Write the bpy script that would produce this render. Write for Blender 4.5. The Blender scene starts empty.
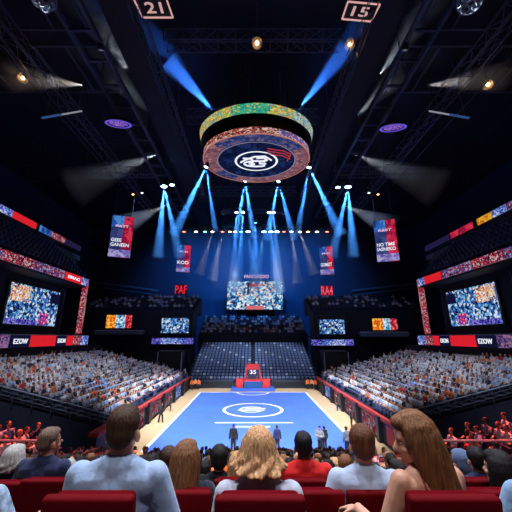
import bpy, bmesh, math, random
from mathutils import Vector, Matrix, Euler, noise as mnoise
random.seed(7)
PI = math.pi
SC = bpy.context.scene
COL = SC.collection
V = Vector

# ------------------------------------------------------------------ camera
FPX, PITCH, CXP, EYE = 300.0, math.radians(15.3), 253.0, 8.0
ST, CT = math.sin(PITCH), math.cos(PITCH)
CAM = V((0, 0, EYE))


def ray(u, v):
    x, y = (u - CXP) / FPX, (256 - v) / FPX
    return V((x, CT - y * ST, ST + y * CT))


def at(u, v, D):            # the point seen at pixel (u, v) in the plane Y = D
    r = ray(u, v)
    return CAM + r * (D / r.y)


cd = bpy.data.cameras.new('camera')
cam = bpy.data.objects.new('camera', cd)
COL.objects.link(cam)
cam.location = CAM
cam.rotation_euler = (PI / 2 + PITCH, 0, 0)
cd.sensor_width = 36
cd.lens = 36 * FPX / 512
cd.shift_x = (256 - CXP) / 512
cd.clip_start, cd.clip_end = 0.05, 400
SC.camera = cam
SC.view_settings.view_transform = 'Standard'
SC.view_settings.look = 'None'
SC.view_settings.gamma = 1
SC.view_settings.use_curve_mapping = False
SC.view_settings.exposure = 0.0
SC.cycles.use_denoising = True
SC.cycles.volume_bounces = 0
SC.cycles.max_bounces = 6
SC.cycles.sample_clamp_indirect = 4.0
w = bpy.data.worlds.new('world')
SC.world = w
w.use_nodes = True
w.node_tree.nodes['Background'].inputs[0].default_value = (0.10, 0.2, 0.5, 1)
w.node_tree.nodes['Background'].inputs[1].default_value = 0.04

# ------------------------------------------------------------------ words
_ORD = ('first second third fourth fifth sixth seventh eighth ninth tenth eleventh twelfth thirteenth fourteenth fifteenth sixteenth '
        'seventeenth eighteenth nineteenth twentieth').split()
_TENS = {2: 'twenty', 3: 'thirty', 4: 'forty', 5: 'fifty', 6: 'sixty'}
_TH = {2: 'twentieth', 3: 'thirtieth', 4: 'fortieth', 5: 'fiftieth', 6: 'sixtieth'}


def nth(i):                 # 0 -> first
    n = i + 1
    if n <= 20:
        return _ORD[n - 1]
    t, u = divmod(n, 10)
    return _TH[t] if u == 0 else _TENS[t] + '-' + _ORD[u - 1]


# ------------------------------------------------------------------ materials
def newmat(name):
    m = bpy.data.materials.new(name)
    m.use_nodes = True
    nt = m.node_tree
    nt.nodes.clear()
    out = nt.nodes.new('ShaderNodeOutputMaterial')
    return m, nt, out


def pbr(name, col, rough=0.6, metal=0.0, var=0.25, scale=8.0, bump=0.0, bscale=60.0, stretch=None, sheen=0.0, spec=0.5):
    m, nt, out = newmat(name)
    b = nt.nodes.new('ShaderNodeBsdfPrincipled')
    b.inputs['Roughness'].default_value = rough
    b.inputs['Metallic'].default_value = metal
    b.inputs['Specular IOR Level'].default_value = spec
    if sheen:
        b.inputs['Sheen Weight'].default_value = sheen
    tc = nt.nodes.new('ShaderNodeTexCoord')
    mp = nt.nodes.new('ShaderNodeMapping')
    nt.links.new(tc.outputs['Object'], mp.inputs[0])
    if stretch:
        mp.inputs['Scale'].default_value = stretch
    n = nt.nodes.new('ShaderNodeTexNoise')
    n.inputs['Scale'].default_value = scale
    n.inputs['Detail'].default_value = 4
    nt.links.new(mp.outputs[0], n.inputs['Vector'])
    r = nt.nodes.new('ShaderNodeValToRGB')
    lo = [max(0, c * (1 - var)) for c in col]
    hi = [min(1, c * (1 + var)) for c in col]
    r.color_ramp.elements[0].position, r.color_ramp.elements[1].position = 0.3, 0.7
    r.color_ramp.elements[0].color = (*lo, 1)
    r.color_ramp.elements[1].color = (*hi, 1)
    nt.links.new(n.outputs[0], r.inputs[0])
    nt.links.new(r.outputs[0], b.inputs['Base Color'])
    if bump:
        n2 = nt.nodes.new('ShaderNodeTexNoise')
        n2.inputs['Scale'].default_value = bscale
        n2.inputs['Detail'].default_value = 5
        nt.links.new(mp.outputs[0], n2.inputs['Vector'])
        bp = nt.nodes.new('ShaderNodeBump')
        bp.inputs['Strength'].default_value = bump
        bp.inputs['Distance'].default_value = 0.04
        nt.links.new(n2.outputs[0], bp.inputs['Height'])
        nt.links.new(bp.outputs[0], b.inputs['Normal'])
    nt.links.new(b.outputs[0], out.inputs[0])
    return m


def glow(name, col, strength):
    m, nt, out = newmat(name)
    e = nt.nodes.new('ShaderNodeEmission')
    e.inputs[0].default_value = (*col, 1)
    e.inputs[1].default_value = strength
    nt.links.new(e.outputs[0], out.inputs[0])
    return m


def mosaic(name, cols, scale=(4, 4), strength=1.0, seed=0.0, big=0.6, tints=None, noise_w=0.5):
    """A running LED picture: small cells of colour (from the ramp cols) gathered into larger patches; UV in metres."""
    m, nt, out = newmat(name)
    L = nt.links.new
    uv = nt.nodes.new('ShaderNodeUVMap')
    mp = nt.nodes.new('ShaderNodeMapping')
    mp.inputs['Scale'].default_value = (*scale, 1)
    mp.inputs['Location'].default_value = (seed, seed * 1.7, 0)
    L(uv.outputs[0], mp.inputs[0])
    vo = nt.nodes.new('ShaderNodeTexVoronoi')
    vo.inputs['Scale'].default_value = 1
    L(mp.outputs[0], vo.inputs['Vector'])
    sep = nt.nodes.new('ShaderNodeSeparateColor')
    L(vo.outputs['Color'], sep.inputs[0])
    mp2 = nt.nodes.new('ShaderNodeMapping')
    mp2.inputs['Scale'].default_value = (big, big, 1)
    mp2.inputs['Location'].default_value = (seed * 3.1, seed, 0)
    L(uv.outputs[0], mp2.inputs[0])
    nz = nt.nodes.new('ShaderNodeTexNoise')
    nz.inputs['Scale'].default_value = 1
    nz.inputs['Detail'].default_value = 2
    L(mp2.outputs[0], nz.inputs['Vector'])
    mx = nt.nodes.new('ShaderNodeMix')
    mx.data_type = 'FLOAT'
    mx.inputs[0].default_value = noise_w
    L(sep.outputs[0], mx.inputs[2])
    L(nz.outputs[0], mx.inputs[3])
    rp = nt.nodes.new('ShaderNodeValToRGB')
    rp.color_ramp.interpolation = 'CONSTANT'
    els = rp.color_ramp.elements
    n = len(cols)
    lo, hi = 0.22, 0.78
    els[0].position = 0
    els[0].color = (*cols[0], 1)
    els[1].position = lo + (hi - lo) * 1 / n
    els[1].color = (*cols[1], 1)
    for i in range(2, n):
        e = els.new(lo + (hi - lo) * i / n)
        e.color = (*cols[i], 1)
    L(mx.outputs[0], rp.inputs[0])
    e = nt.nodes.new('ShaderNodeEmission')
    e.inputs[1].default_value = strength
    L(rp.outputs[0], e.inputs[0])
    L(e.outputs[0], out.inputs[0])
    return m


def fog(name, col, dens):
    m, nt, out = newmat(name)
    s = nt.nodes.new('ShaderNodeVolumeScatter')
    s.inputs['Color'].default_value = (*col, 1)
    s.inputs['Density'].default_value = dens
    nt.links.new(s.outputs[0], out.inputs['Volume'])
    return m


def hexc(r, g, b):          # display 0-255 -> linear
    f = lambda c: ((c / 255 + 0.055) / 1.055) ** 2.4 if c > 10 else c / 255 / 12.92
    return (f(r), f(g), f(b))


# ------------------------------------------------------------------ objects
def link(o):
    COL.objects.link(o)
    return o


def tag(o, label=None, cat=None, group=None, kind=None):
    if label:
        o['label'] = label
    if cat:
        o['category'] = cat
    if group:
        o['group'] = group
    if kind:
        o['kind'] = kind
    return o


def empty(name, loc, label=None, cat=None, group=None, rot=(0, 0, 0)):
    o = bpy.data.objects.new(name, None)
    o.location = loc
    o.rotation_euler = rot
    o.empty_display_size = 0.2
    link(o)
    return tag(o, label, cat, group)


CHILD = {}


def kids(o):
    return CHILD.get(o.name, [])


def setparent(o, p):
    o.parent = p
    CHILD.setdefault(p.name, []).append(o)


def woff(p):
    t = V((0, 0, 0))
    while p is not None:
        t += V(p.location)
        p = p.parent
    return t


def copy_tree(o, parent=None):
    c = o.copy()
    COL.objects.link(c)
    if parent is not None:
        setparent(c, parent)
    for ch in list(kids(o)):
        copy_tree(ch, c)
    return c


class MB:
    """Collects boxes, bars, tubes, plates; build() links them as one mesh object."""

    def __init__(s):
        s.v, s.f, s.mi, s.uv = [], [], [], []

    def add(s, vs, fs, m=0, uvs=None):
        b = len(s.v)
        s.v.extend(V(p) for p in vs)
        for i, f in enumerate(fs):
            s.f.append([b + k for k in f])
            s.mi.append(m)
            s.uv.append(uvs[i] if uvs and i < len(uvs) and uvs[i] else None)
        return s

    def box(s, c, size, R=None, m=0):
        hx, hy, hz = size[0] / 2, size[1] / 2, size[2] / 2
        vs = []
        for x in (-hx, hx):
            for y in (-hy, hy):
                for z in (-hz, hz):
                    p = V((x, y, z))
                    if R is not None:
                        p = R @ p
                    vs.append(V(c) + p)
        return s.add(vs, [(0, 1, 3, 2), (4, 6, 7, 5), (0, 4, 5, 1), (2, 3, 7, 6), (0, 2, 6, 4), (1, 5, 7, 3)], m)

    def span(s, lo, hi, m=0):
        lo, hi = V(lo), V(hi)
        return s.box((lo + hi) / 2, hi - lo, None, m)

    def tube(s, a, b, r, n=6, r2=None, m=0, caps=True):
        a, b = V(a), V(b)
        r2 = r if r2 is None else r2
        d = (b - a)
        if d.length < 1e-6:
            return s
        q = d.to_track_quat('Z', 'Y')
        vs = []
        for p, rr in ((a, r), (b, r2)):
            for k in range(n):
                t = 2 * PI * k / n
                vs.append(p + q @ V((rr * math.cos(t), rr * math.sin(t), 0)))
        fs = [(k, (k + 1) % n, n + (k + 1) % n, n + k) for k in range(n)]
        if caps:
            fs += [tuple(range(n - 1, -1, -1)), tuple(range(n, 2 * n))]
        return s.add(vs, fs, m)

    def path(s, pts, r, n=6, m=0):
        for a, b in zip(pts, pts[1:]):
            s.tube(a, b, r, n, m=m)
        return s

    def plate(s, bl, br, tr, tl, t=0.1, m=0, uo=(0, 0)):
        """A flat panel facing (br-bl)x(tl-bl), thickness t behind it; front UV in metres."""
        bl, br, tr, tl = map(V, (bl, br, tr, tl))
        nrm = (br - bl).cross(tl - bl).normalized()
        vs = [bl, br, tr, tl] + [p - nrm * t for p in (bl, br, tr, tl)]
        wd, ht = (br - bl).length, (tl - bl).length
        uv = [(uo[0], uo[1]), (uo[0] + wd, uo[1]), (uo[0] + wd, uo[1] + ht), (uo[0], uo[1] + ht)]
        return s.add(vs, [(0, 1, 2, 3), (7, 6, 5, 4), (0, 4, 5, 1), (1, 5, 6, 2), (2, 6, 7, 3), (3, 7, 4, 0)], m, [uv])

    def lathe(s, prof, n=32, c=(0, 0, 0), m=0, a0=0.0, a1=2 * PI, uvh=None):
        """prof: [(radius, z)...] around the Z axis at c."""
        c = V(c)
        full = abs(a1 - a0 - 2 * PI) < 1e-6
        k = n if full else n + 1
        vs = []
        for r, z in prof:
            for i in range(k):
                t = a0 + (a1 - a0) * i / n
                vs.append(c + V((r * math.cos(t), r * math.sin(t), z)))
        fs, uvs = [], []
        for j in range(len(prof) - 1):
            for i in range(n):
                i2 = (i + 1) % k
                fs.append((j * k + i, j * k + i2, (j + 1) * k + i2, (j + 1) * k + i))
                R = max(prof[j][0], prof[j + 1][0])
                u0, u1 = R * (a0 + (a1 - a0) * i / n), R * (a0 + (a1 - a0) * (i + 1) / n)
                v0 = prof[j][1] + prof[j][0]
                v1 = prof[j + 1][1] + prof[j + 1][0]
                uvs.append([(u0, v0), (u1, v0), (u1, v1), (u0, v1)])
        return s.add(vs, fs, m, uvs)

    def ball(s, c, r, nu=10, nv=6, m=0, R=None):
        c = V(c)
        rx, ry, rz = (r, r, r) if isinstance(r, (int, float)) else r
        vs = []
        for j in range(1, nv):
            ph = PI * j / nv
            for i in range(nu):
                t = 2 * PI * i / nu
                p = V((rx * math.sin(ph) * math.cos(t), ry * math.sin(ph) * math.sin(t), rz * math.cos(ph)))
                vs.append(p)
        vs += [V((0, 0, rz)), V((0, 0, -rz))]
        if R is not None:
            vs = [R @ p for p in vs]
        vs = [c + p for p in vs]
        fs = []
        for j in range(nv - 2):
            for i in range(nu):
                fs.append((j * nu + i, (j + 1) * nu + i, (j + 1) * nu + (i + 1) % nu, j * nu + (i + 1) % nu))
        a, b = (nv - 1) * nu, (nv - 1) * nu + 1
        for i in range(nu):
            fs.append((a, i, (i + 1) % nu))
            fs.append((b, (nv - 2) * nu + (i + 1) % nu, (nv - 2) * nu + i))
        return s.add(vs, fs, m)

    def capsule(s, a, b, ra, rb, n=12, m=0):
        a, b = V(a), V(b)
        s.tube(a, b, ra, n, rb, m)
        s.ball(a, ra, n, 8, m)
        s.ball(b, rb, n, 8, m)
        return s

    def mesh(s, name, mats, off=None, smooth=False):
        me = bpy.data.meshes.new(name)
        vs = [p - off for p in s.v] if off is not None else s.v
        me.from_pydata([tuple(p) for p in vs], [], s.f)
        for m in (mats if isinstance(mats, (list, tuple)) else [mats]):
            me.materials.append(m)
        me.polygons.foreach_set('material_index', s.mi)
        if any(u for u in s.uv):
            ul = me.uv_layers.new(name='UVMap')
            for poly, u in zip(me.polygons, s.uv):
                if u:
                    for li, c in zip(poly.loop_indices, u):
                        ul.data[li].uv = c
        if smooth:
            me.polygons.foreach_set('use_smooth', [True] * len(me.polygons))
        me.update()
        return me

    def build(s, name, mats, parent=None, local=False, smooth=False, label=None, cat=None, group=None, kind=None):
        off = woff(parent) if parent is not None and not local else None
        o = bpy.data.objects.new(name, s.mesh(name, mats, off, smooth))
        link(o)
        if parent is not None:
            setparent(o, parent)
        return tag(o, label, cat, group, kind)


def bevel(o, width, seg=3):
    bm = bmesh.new()
    bm.from_mesh(o.data)
    bmesh.ops.bevel(bm, geom=[e for e in bm.edges], offset=width, segments=seg, profile=0.6, affect='EDGES', clamp_overlap=True)
    bm.to_mesh(o.data)
    bm.free()
    o.data.polygons.foreach_set('use_smooth', [True] * len(o.data.polygons))
    return o


def letters(name, text, c, right, up, wd, ht, mat, parent, depth=0.03, shear=0.0, local=False):
    """Words as a mesh of their own, fitted to wd x ht, centred at c."""
    cu = bpy.data.curves.new('letters', 'FONT')
    cu.body = text
    cu.extrude = 0.02
    cu.offset = 0.012
    cu.resolution_u = 3
    ob = bpy.data.objects.new('letters', cu)
    COL.objects.link(ob)
    dg = bpy.context.evaluated_depsgraph_get()
    me = bpy.data.meshes.new_from_object(ob.evaluated_get(dg))
    bpy.data.objects.remove(ob)
    bpy.data.curves.remove(cu)
    xs = [p.co.x for p in me.vertices]
    ys = [p.co.y for p in me.vertices]
    x0, x1, y0, y1 = min(xs), max(xs), min(ys), max(ys)
    right, up = V(right).normalized(), V(up).normalized()
    nrm = right.cross(up)
    off = woff(parent) if parent is not None and not local else V((0, 0, 0))
    for p in me.vertices:
        a = ((p.co.x - x0) / (x1 - x0) - 0.5) * wd
        b = ((p.co.y - y0) / (y1 - y0) - 0.5) * ht
        a += shear * b
        d = depth if p.co.z > 0 else 0.004
        p.co = V(c) + right * a + up * b + nrm * d - off
    me.name = name
    me.materials.clear()
    me.materials.append(mat)
    o = bpy.data.objects.new(name, me)
    link(o)
    if parent is not None:
        setparent(o, parent)
    return o
# ------------------------------------------------------------------ people
SKIN = pbr('skin_fair', hexc(205, 150, 125), 0.5, var=0.08, scale=20)
SKIN_TAN = pbr('skin_tan', hexc(176, 118, 92), 0.5, var=0.08, scale=20)
SKIN_DARK = pbr('skin_dark', hexc(104, 66, 48), 0.5, var=0.08, scale=20)


def hairmat(name, col, var=0.6):
    return pbr(name, col, 0.55, var=var, scale=3.0, bump=0.35, bscale=8.0, stretch=(34, 34, 1.6), spec=0.25)


H_BROWN = hairmat('hair_brown', hexc(66, 44, 30))
H_LONGBROWN = hairmat('hair_long_brown', hexc(122, 80, 50))
H_BLOND = hairmat('hair_blond', hexc(200, 152, 108))
H_BLACK = hairmat('hair_black', hexc(26, 22, 24))
H_GREY = hairmat('hair_grey', hexc(176, 172, 170), 0.2)
H_AUBURN = hairmat('hair_auburn', hexc(96, 56, 34))


def cloth(name, col, var=0.12):
    return pbr(name, col, 0.85, var=var, scale=5, bump=0.25, bscale=14, sheen=0.2, spec=0.2)


def fuse(name, mb, voxel, mat, smooth=4, parent=None, strands=None, cut=None):
    """Grow one continuous skin over the shapes in mb."""
    me = mb.mesh('tmp', mat)
    ob = bpy.data.objects.new('tmp', me)
    COL.objects.link(ob)
    r = ob.modifiers.new('r', 'REMESH')
    r.mode = 'VOXEL'
    r.voxel_size = voxel
    r.use_smooth_shade = True
    if smooth:
        sm = ob.modifiers.new('s', 'SMOOTH')
        sm.factor = 0.5
        sm.iterations = smooth
    dg = bpy.context.evaluated_depsgraph_get()
    me2 = bpy.data.meshes.new_from_object(ob.evaluated_get(dg))
    bpy.data.objects.remove(ob)
    bpy.data.meshes.remove(me)
    me2.name = name
    if strands:
        amp, fr, fz, c = strands
        nor = [v.normal.copy() for v in me2.vertices]
        for v, n in zip(me2.vertices, nor):
            d = v.co - c
            ang = math.atan2(d.x, -d.y)
            k = mnoise.noise(V((ang * fr, d.z * fz, 3.1))) + 0.5 * mnoise.noise(V((ang * fr * 2.3, d.z * fz * 1.5, 9.7)))
            v.co += n * amp * k
    if not me2.materials:
        me2.materials.append(mat)
    me2.polygons.foreach_set('use_smooth', [True] * len(me2.polygons))
    o = bpy.data.objects.new(name, me2)
    link(o)
    if parent is not None:
        setparent(o, parent)
    return o


def hand_shape(mb, wr, dirv, palm_n, side, curl=0.5, s=1.0):
    """Palm, four fingers and a thumb; dirv = wrist to knuckles, palm_n = out of the back of the hand, side=+1 right / -1 left."""
    d = V(dirv).normalized()
    n = V(palm_n)
    n = (n - d * n.dot(d)).normalized()
    t = d.cross(n) * side                  # towards the thumb
    R = Matrix((t, d, n)).transposed()
    wr = V(wr)
    mb.ball(wr + d * 0.045 * s, (0.040 * s, 0.052 * s, 0.016 * s), 12, 8, R=R)
    for k, (off, ln) in enumerate(((0.030, 0.072), (0.010, 0.080), (-0.011, 0.075), (-0.031, 0.058))):
        p = wr + d * (0.088 - 0.004 * abs(k - 1)) * s + t * off * s
        a = 0.25 * curl
        dd = (d + t * off * 2.0).normalized()
        prev = wr + d * 0.05 * s + t * off * 0.8 * s
        mb.capsule(prev, p, 0.010 * s, 0.0092 * s, 8)
        for j, fr in enumerate((0.45, 0.32, 0.23)):
            q = p + (dd * math.cos(a) - n * math.sin(a)) * ln * fr * s
            mb.capsule(p, q, (0.0090 - 0.0008 * j) * s, (0.0084 - 0.0008 * j) * s, 8)
            p = q
            a += 0.75 * curl
    p0 = wr + d * 0.025 * s + t * 0.03 * s
    p1 = p0 + (d * 0.6 + t * 0.75 - n * 0.3).normalized() * 0.038 * s
    p2 = p1 + (d * 0.85 + t * 0.4 - n * 0.35).normalized() * 0.030 * s
    mb.capsule(wr + d * 0.012 * s, p0, 0.013 * s, 0.012 * s, 8)
    mb.capsule(p0, p1, 0.012 * s, 0.0105 * s, 8)
    mb.capsule(p1, p2, 0.0105 * s, 0.0085 * s, 8)


def head_frame(neck, yaw, tilt=0.0, roll=0.0):
    return Matrix.Translation(neck) @ Euler((tilt, roll, yaw), 'XYZ').to_matrix().to_4x4()


class Fig:
    """A figure's joints in its own space: x to its right, y ahead, z up, origin on the floor under the hips."""

    def __init__(s, sitting=True, lean=0.0, turn=0.0, side=0.0, hyaw=0.0, htilt=0.0, hroll=0.0, arms=None, slim=1.0, step=0.0):
        s.sit, s.slim = sitting, slim
        s.hip = V((0, 0, 0.52 if sitting else 0.92))
        sp = Euler((-lean, side, turn), 'XYZ').to_matrix()
        s.sp = sp
        T = lambda x, y, z: s.hip + sp @ V((x, y, z))
        s.T = T
        s.sh = {k: T(k * 0.172 * slim, 0, 0.44) for k in (-1, 1)}
        s.neck = T(0, 0.005, 0.48)
        s.HM = head_frame(T(0, 0.014, 0.500), turn + hyaw, htilt, hroll)
        s.head = s.HM @ V((0, 0.022, 0.135))
        s.arm = {}
        for k in (-1, 1):
            a = (arms or {}).get(k)
            if a is None:
                if sitting:
                    a = (T(k * 0.235, 0.03, 0.16), V((k * 0.16, 0.30, 0.66)))
                else:
                    a = (T(k * 0.24, -0.01, 0.15), T(k * 0.25, 0.06, -0.09))
            else:
                a = (V(a[0]), V(a[1]))
            s.arm[k] = a
        if sitting:
            s.leg = {k: (V((k * 0.09, 0.02, 0.53)), V((k * 0.12, 0.46, 0.50)), V((k * 0.12, 0.48, 0.09))) for k in (-1, 1)}
        else:
            s.leg = {k: (V((k * 0.085, 0, 0.90)), V((k * 0.09, 0.02 + k * step, 0.49)), V((k * 0.09, k * step * 1.6, 0.08))) for k in (-1, 1)}

    def torso(s, mb, g=0.0, low=-0.04):
        R, T, k = s.sp, s.T, s.slim
        mb.ball(T(0, 0, 0.02), (0.165 * k + g, 0.125 + g, 0.13 + g), 16, 10, R=R)
        mb.ball(T(0, 0.005, 0.16), (0.142 * k + g, 0.105 + g, 0.17 + g), 16, 10, R=R)
        mb.ball(T(0, 0.005, 0.32), (0.162 * k + g, 0.112 + g, 0.17 + g), 16, 10, R=R)
        mb.capsule(T(-0.13 * k, -0.01, 0.415), T(0.13 * k, -0.01, 0.415), 0.066 + g, 0.066 + g, 14)
        for q in (-1, 1):
            mb.capsule(T(q * 0.135 * k, -0.005, 0.437), T(q * 0.035, 0, 0.49), 0.046 + g, 0.048 + g * 0.6, 12)

    def arms_(s, mb, g=0.0, upto=2.0, sides=(-1, 1)):
        for q in sides:
            a, (b, c) = s.sh[q], s.arm[q]
            m = a.lerp(b, 0.35)
            if upto >= 1:
                mb.capsule(a, m, 0.056 + g, 0.052 + g, 12)
                mb.capsule(m, b, 0.051 + g, 0.041 + g, 12)
                if upto > 1:
                    e = b.lerp(c, min(1, upto - 1))
                    mb.capsule(b, b.lerp(e, 0.35), 0.041 + g, 0.042 + g, 12)
                    mb.capsule(b.lerp(e, 0.35), e, 0.042 + g, 0.042 + (0.029 - 0.042) * min(1, upto - 1) + g, 12)
            else:
                mb.capsule(a, a.lerp(b, upto), 0.056 + g, 0.050 + g, 12)

    def legs_(s, mb, g=0.0, upto=1.0):
        for q in (-1, 1):
            h, k, f = s.leg[q]
            mb.capsule(h, k, 0.082 + g, 0.058 + g, 12)
            e = k.lerp(f, upto)
            mb.capsule(k, k.lerp(e, 0.35), 0.056 + g, 0.056 + g, 12)
            mb.capsule(k.lerp(e, 0.35), e, 0.056 + g, 0.038 + g * 1.5, 12)

    def feet_(s, mb, g=0.0):
        for q in (-1, 1):
            f = s.leg[q][2]
            mb.capsule(f + V((0, -0.03, -0.04)), f + V((0, 0.14, -0.055)), 0.040 + g, 0.034 + g, 10)
            mb.capsule(f, f + V((0, -0.01, -0.04)), 0.038 + g, 0.04 + g, 10)

    def head_(s, mb, detail=True):
        H = s.HM
        R = H.to_3x3()
        P = lambda x, y, z: H @ V((x, y, z))
        mb.capsule(s.neck - s.sp @ V((0, 0, 0.03)), P(0, 0.012, 0.075), 0.056 * s.slim, 0.052 * s.slim, 14)
        mb.ball(P(0, 0.008, 0.160), (0.076, 0.095, 0.098), 18, 12, R=R)       # skull
        mb.ball(P(0, 0.045, 0.085), (0.058, 0.060, 0.068), 16, 10, R=R)       # jaw
        mb.ball(P(0, 0.088, 0.030), (0.026, 0.022, 0.018), 10, 8, R=R)        # chin
        if detail:
            mb.capsule(P(0, 0.098, 0.135), P(0, 0.121, 0.100), 0.009, 0.014, 10)   # nose
            mb.capsule(P(-0.012, 0.108, 0.095), P(0.012, 0.108, 0.095), 0.010, 0.010, 8)
            mb.ball(P(0, 0.098, 0.068), (0.024, 0.012, 0.006), 10, 8, R=R)    # upper lip
            mb.ball(P(0, 0.097, 0.056), (0.021, 0.012, 0.007), 10, 8, R=R)
            mb.capsule(P(-0.038, 0.085, 0.155), P(0.038, 0.085, 0.155), 0.014, 0.014, 10)  # brow
            for q in (-1, 1):
                mb.ball(P(q * 0.045, 0.072, 0.098), (0.022, 0.025, 0.022), 10, 8, R=R)     # cheek
        for q in (-1, 1):
            E = R @ Euler((0.15, 0, q * -0.45)).to_matrix()
            mb.ball(P(q * 0.080, -0.002, 0.115), (0.010, 0.021, 0.033), 10, 8, R=E)

    def eyes_(s, parent):
        H = s.HM
        for q in (-1, 1):
            m = MB()
            m.ball(H @ V((q * 0.031, 0.0865, 0.132)), (0.0125, 0.0085, 0.006), 10, 8, R=H.to_3x3())
            m.ball(H @ V((q * 0.031, 0.0925, 0.132)), 0.0048, 8, 6, m=1)
            m.build('eye', [EYEW, EYED], parent, local=True, smooth=True)


EYEW = pbr('eye_white', (0.75, 0.73, 0.7), 0.2, var=0.02)
EYED = pbr('eye_iris', (0.03, 0.02, 0.015), 0.15, var=0.02)


def locks(mb, F, n, a0, a1, length, flare=0.0, r=0.022, seed=1, curl=0.0, back=0.0, top=0.205):
    """Long hair: n tapered locks from the crown down, over the angles a0..a1 round the back (0 = straight back)."""
    rnd = random.Random(seed)
    H = F.HM
    for i in range(n):
        t = a0 + (a1 - a0) * (i + 0.5) / n + rnd.uniform(-0.06, 0.06)
        sx, sy = math.sin(t), -math.cos(t)
        L = length * rnd.uniform(0.86, 1.05)
        pts = [H @ V((sx * 0.04, sy * 0.05 + 0.005, top + 0.035)), H @ V((sx * 0.075, sy * 0.092 + 0.004, top - 0.01)),
               H @ V((sx * 0.090, sy * 0.108 + 0.004, 0.14))]
        steps = 5
        for k in range(1, steps + 1):
            f = k / steps
            z = 0.14 - L * f
            ro = 0.092 + flare * f * f + curl * math.sin(f * 7 + i * 1.3) * 0.012
            b = back * f
            pts.append(H @ V((sx * ro, sy * (ro + 0.016) - b, z)))
        for k, (a, b) in enumerate(zip(pts, pts[1:])):
            q0, q1 = k / (len(pts) - 1), (k + 1) / (len(pts) - 1)
            rr = lambda q: r * (1.05 - 0.55 * q * q)
            mb.capsule(a, b, rr(q0), rr(q1), 8)


def cap_hair(mb, F, g=0.0, low=0.11, front=0.06):
    """Short hair: a cap over crown, back and sides of the skull."""
    H = F.HM
    R = H.to_3x3()
    mb.ball(H @ V((0, -0.006, 0.184)), (0.079 + g, 0.093 + g, 0.086 + g), 18, 12, R=R)
    mb.ball(H @ V((0, -0.040, 0.142)), (0.069 + g, 0.060 + g, 0.074 + g), 16, 10, R=R)
    mb.ball(H @ V((0, 0.045, 0.222)), (0.058 + g, 0.050 + g, 0.034 + g), 14, 8, R=R)


def person(label, spot, floor, F, skin, shirt, sleeve=0.55, hair=None, hairm=None, trousers=None, yaw=0.0, voxel=0.007,
           hands=None, name='person', eyes=True, neckline=True, group=None, strap=False, shirtvox=0.010):
    """A seated figure whose head centre is at spot, its feet on the floor level given."""
    Rz = Matrix.Rotation(yaw, 3, 'Z')
    hz = F.head.z
    s = (spot.z - floor) / hz
    off = Rz @ (F.head * s)
    loc = V((spot.x - off.x, spot.y - off.y, floor))
    mb = MB()
    F.torso(mb)
    F.arms_(mb)
    F.legs_(mb)
    F.feet_(mb)
    F.head_(mb)
    for q in (-1, 1):
        b, c = F.arm[q]
        h = (hands or {}).get(q, {})
        hand_shape(mb, c, h.get('d', (c - b)), h.get('n', (0, 0, 1)), q, h.get('curl', 0.6))
    body = fuse(name, mb, voxel, skin, 3)
    body.location = loc
    body.rotation_euler = (0, 0, yaw)
    body.scale = (s, s, s)
    tag(body, label, 'person', group)
    if eyes:
        F.eyes_(body)
    mb = MB()
    if strap:
        F2 = F
        R, T, k = F.sp, F.T, F.slim
        g = 0.010
        mb.ball(T(0, 0, 0.02), (0.165 * k + g, 0.125 + g, 0.13 + g), 16, 10, R=R)
        mb.ball(T(0, 0.005, 0.16), (0.142 * k + g, 0.105 + g, 0.15 + g), 16, 10, R=R)
        mb.ball(T(0, 0.012, 0.25), (0.156 * k + g, 0.110 + g, 0.10 + g), 16, 10, R=R)
        for q in (-1, 1):
            mb.path([T(q * 0.085, -0.105, 0.30), T(q * 0.088, -0.085, 0.42), T(q * 0.085, -0.03, 0.487), T(q * 0.085, 0.06, 0.46), T(q * 0.08, 0.115, 0.33)], 0.011, 8)
    else:
        F.torso(mb, 0.014)
        if sleeve > 0:
            F.arms_(mb, 0.013, upto=sleeve)
        R, T = F.sp, F.T
        mb.capsule(T(0, 0.0, 0.47), T(0, 0.006, 0.495), 0.072 * F.slim, 0.062 * F.slim, 14)
    fuse('shirt', mb, shirtvox, shirt, 3, body)
    mb = MB()
    F.legs_(mb, 0.012, 0.95)
    R, T = F.sp, F.T
    mb.ball(V(F.hip) + V((0, 0, -0.005)), (0.18, 0.145, 0.12), 14, 10)
    fuse('trousers', mb, 0.014, trousers or DENIM, 3, body)
    for q in (-1, 1):
        mb = MB()
        f = F.leg[q][2]
        mb.capsule(f + V((0, -0.04, -0.045)), f + V((0, 0.15, -0.055)), 0.046, 0.038, 10)
        mb.capsule(f + V((0, -0.01, 0.0)), f + V((0, -0.01, -0.04)), 0.050, 0.048, 10)
        fuse('shoe', mb, 0.012, SHOE, 2, body)
    if hair:
        mb = MB()
        hair(mb, F)
        fuse('hair', mb, 0.0075, hairm, 2, body, strands=(0.006, 13.0, 5.0, F.head))
    return body


DENIM = cloth('denim', hexc(44, 58, 92))
BLACKCLOTH = cloth('black_cloth', hexc(24, 24, 30))
SHOE = pbr('shoe_leather', (0.03, 0.03, 0.03), 0.4)
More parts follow.
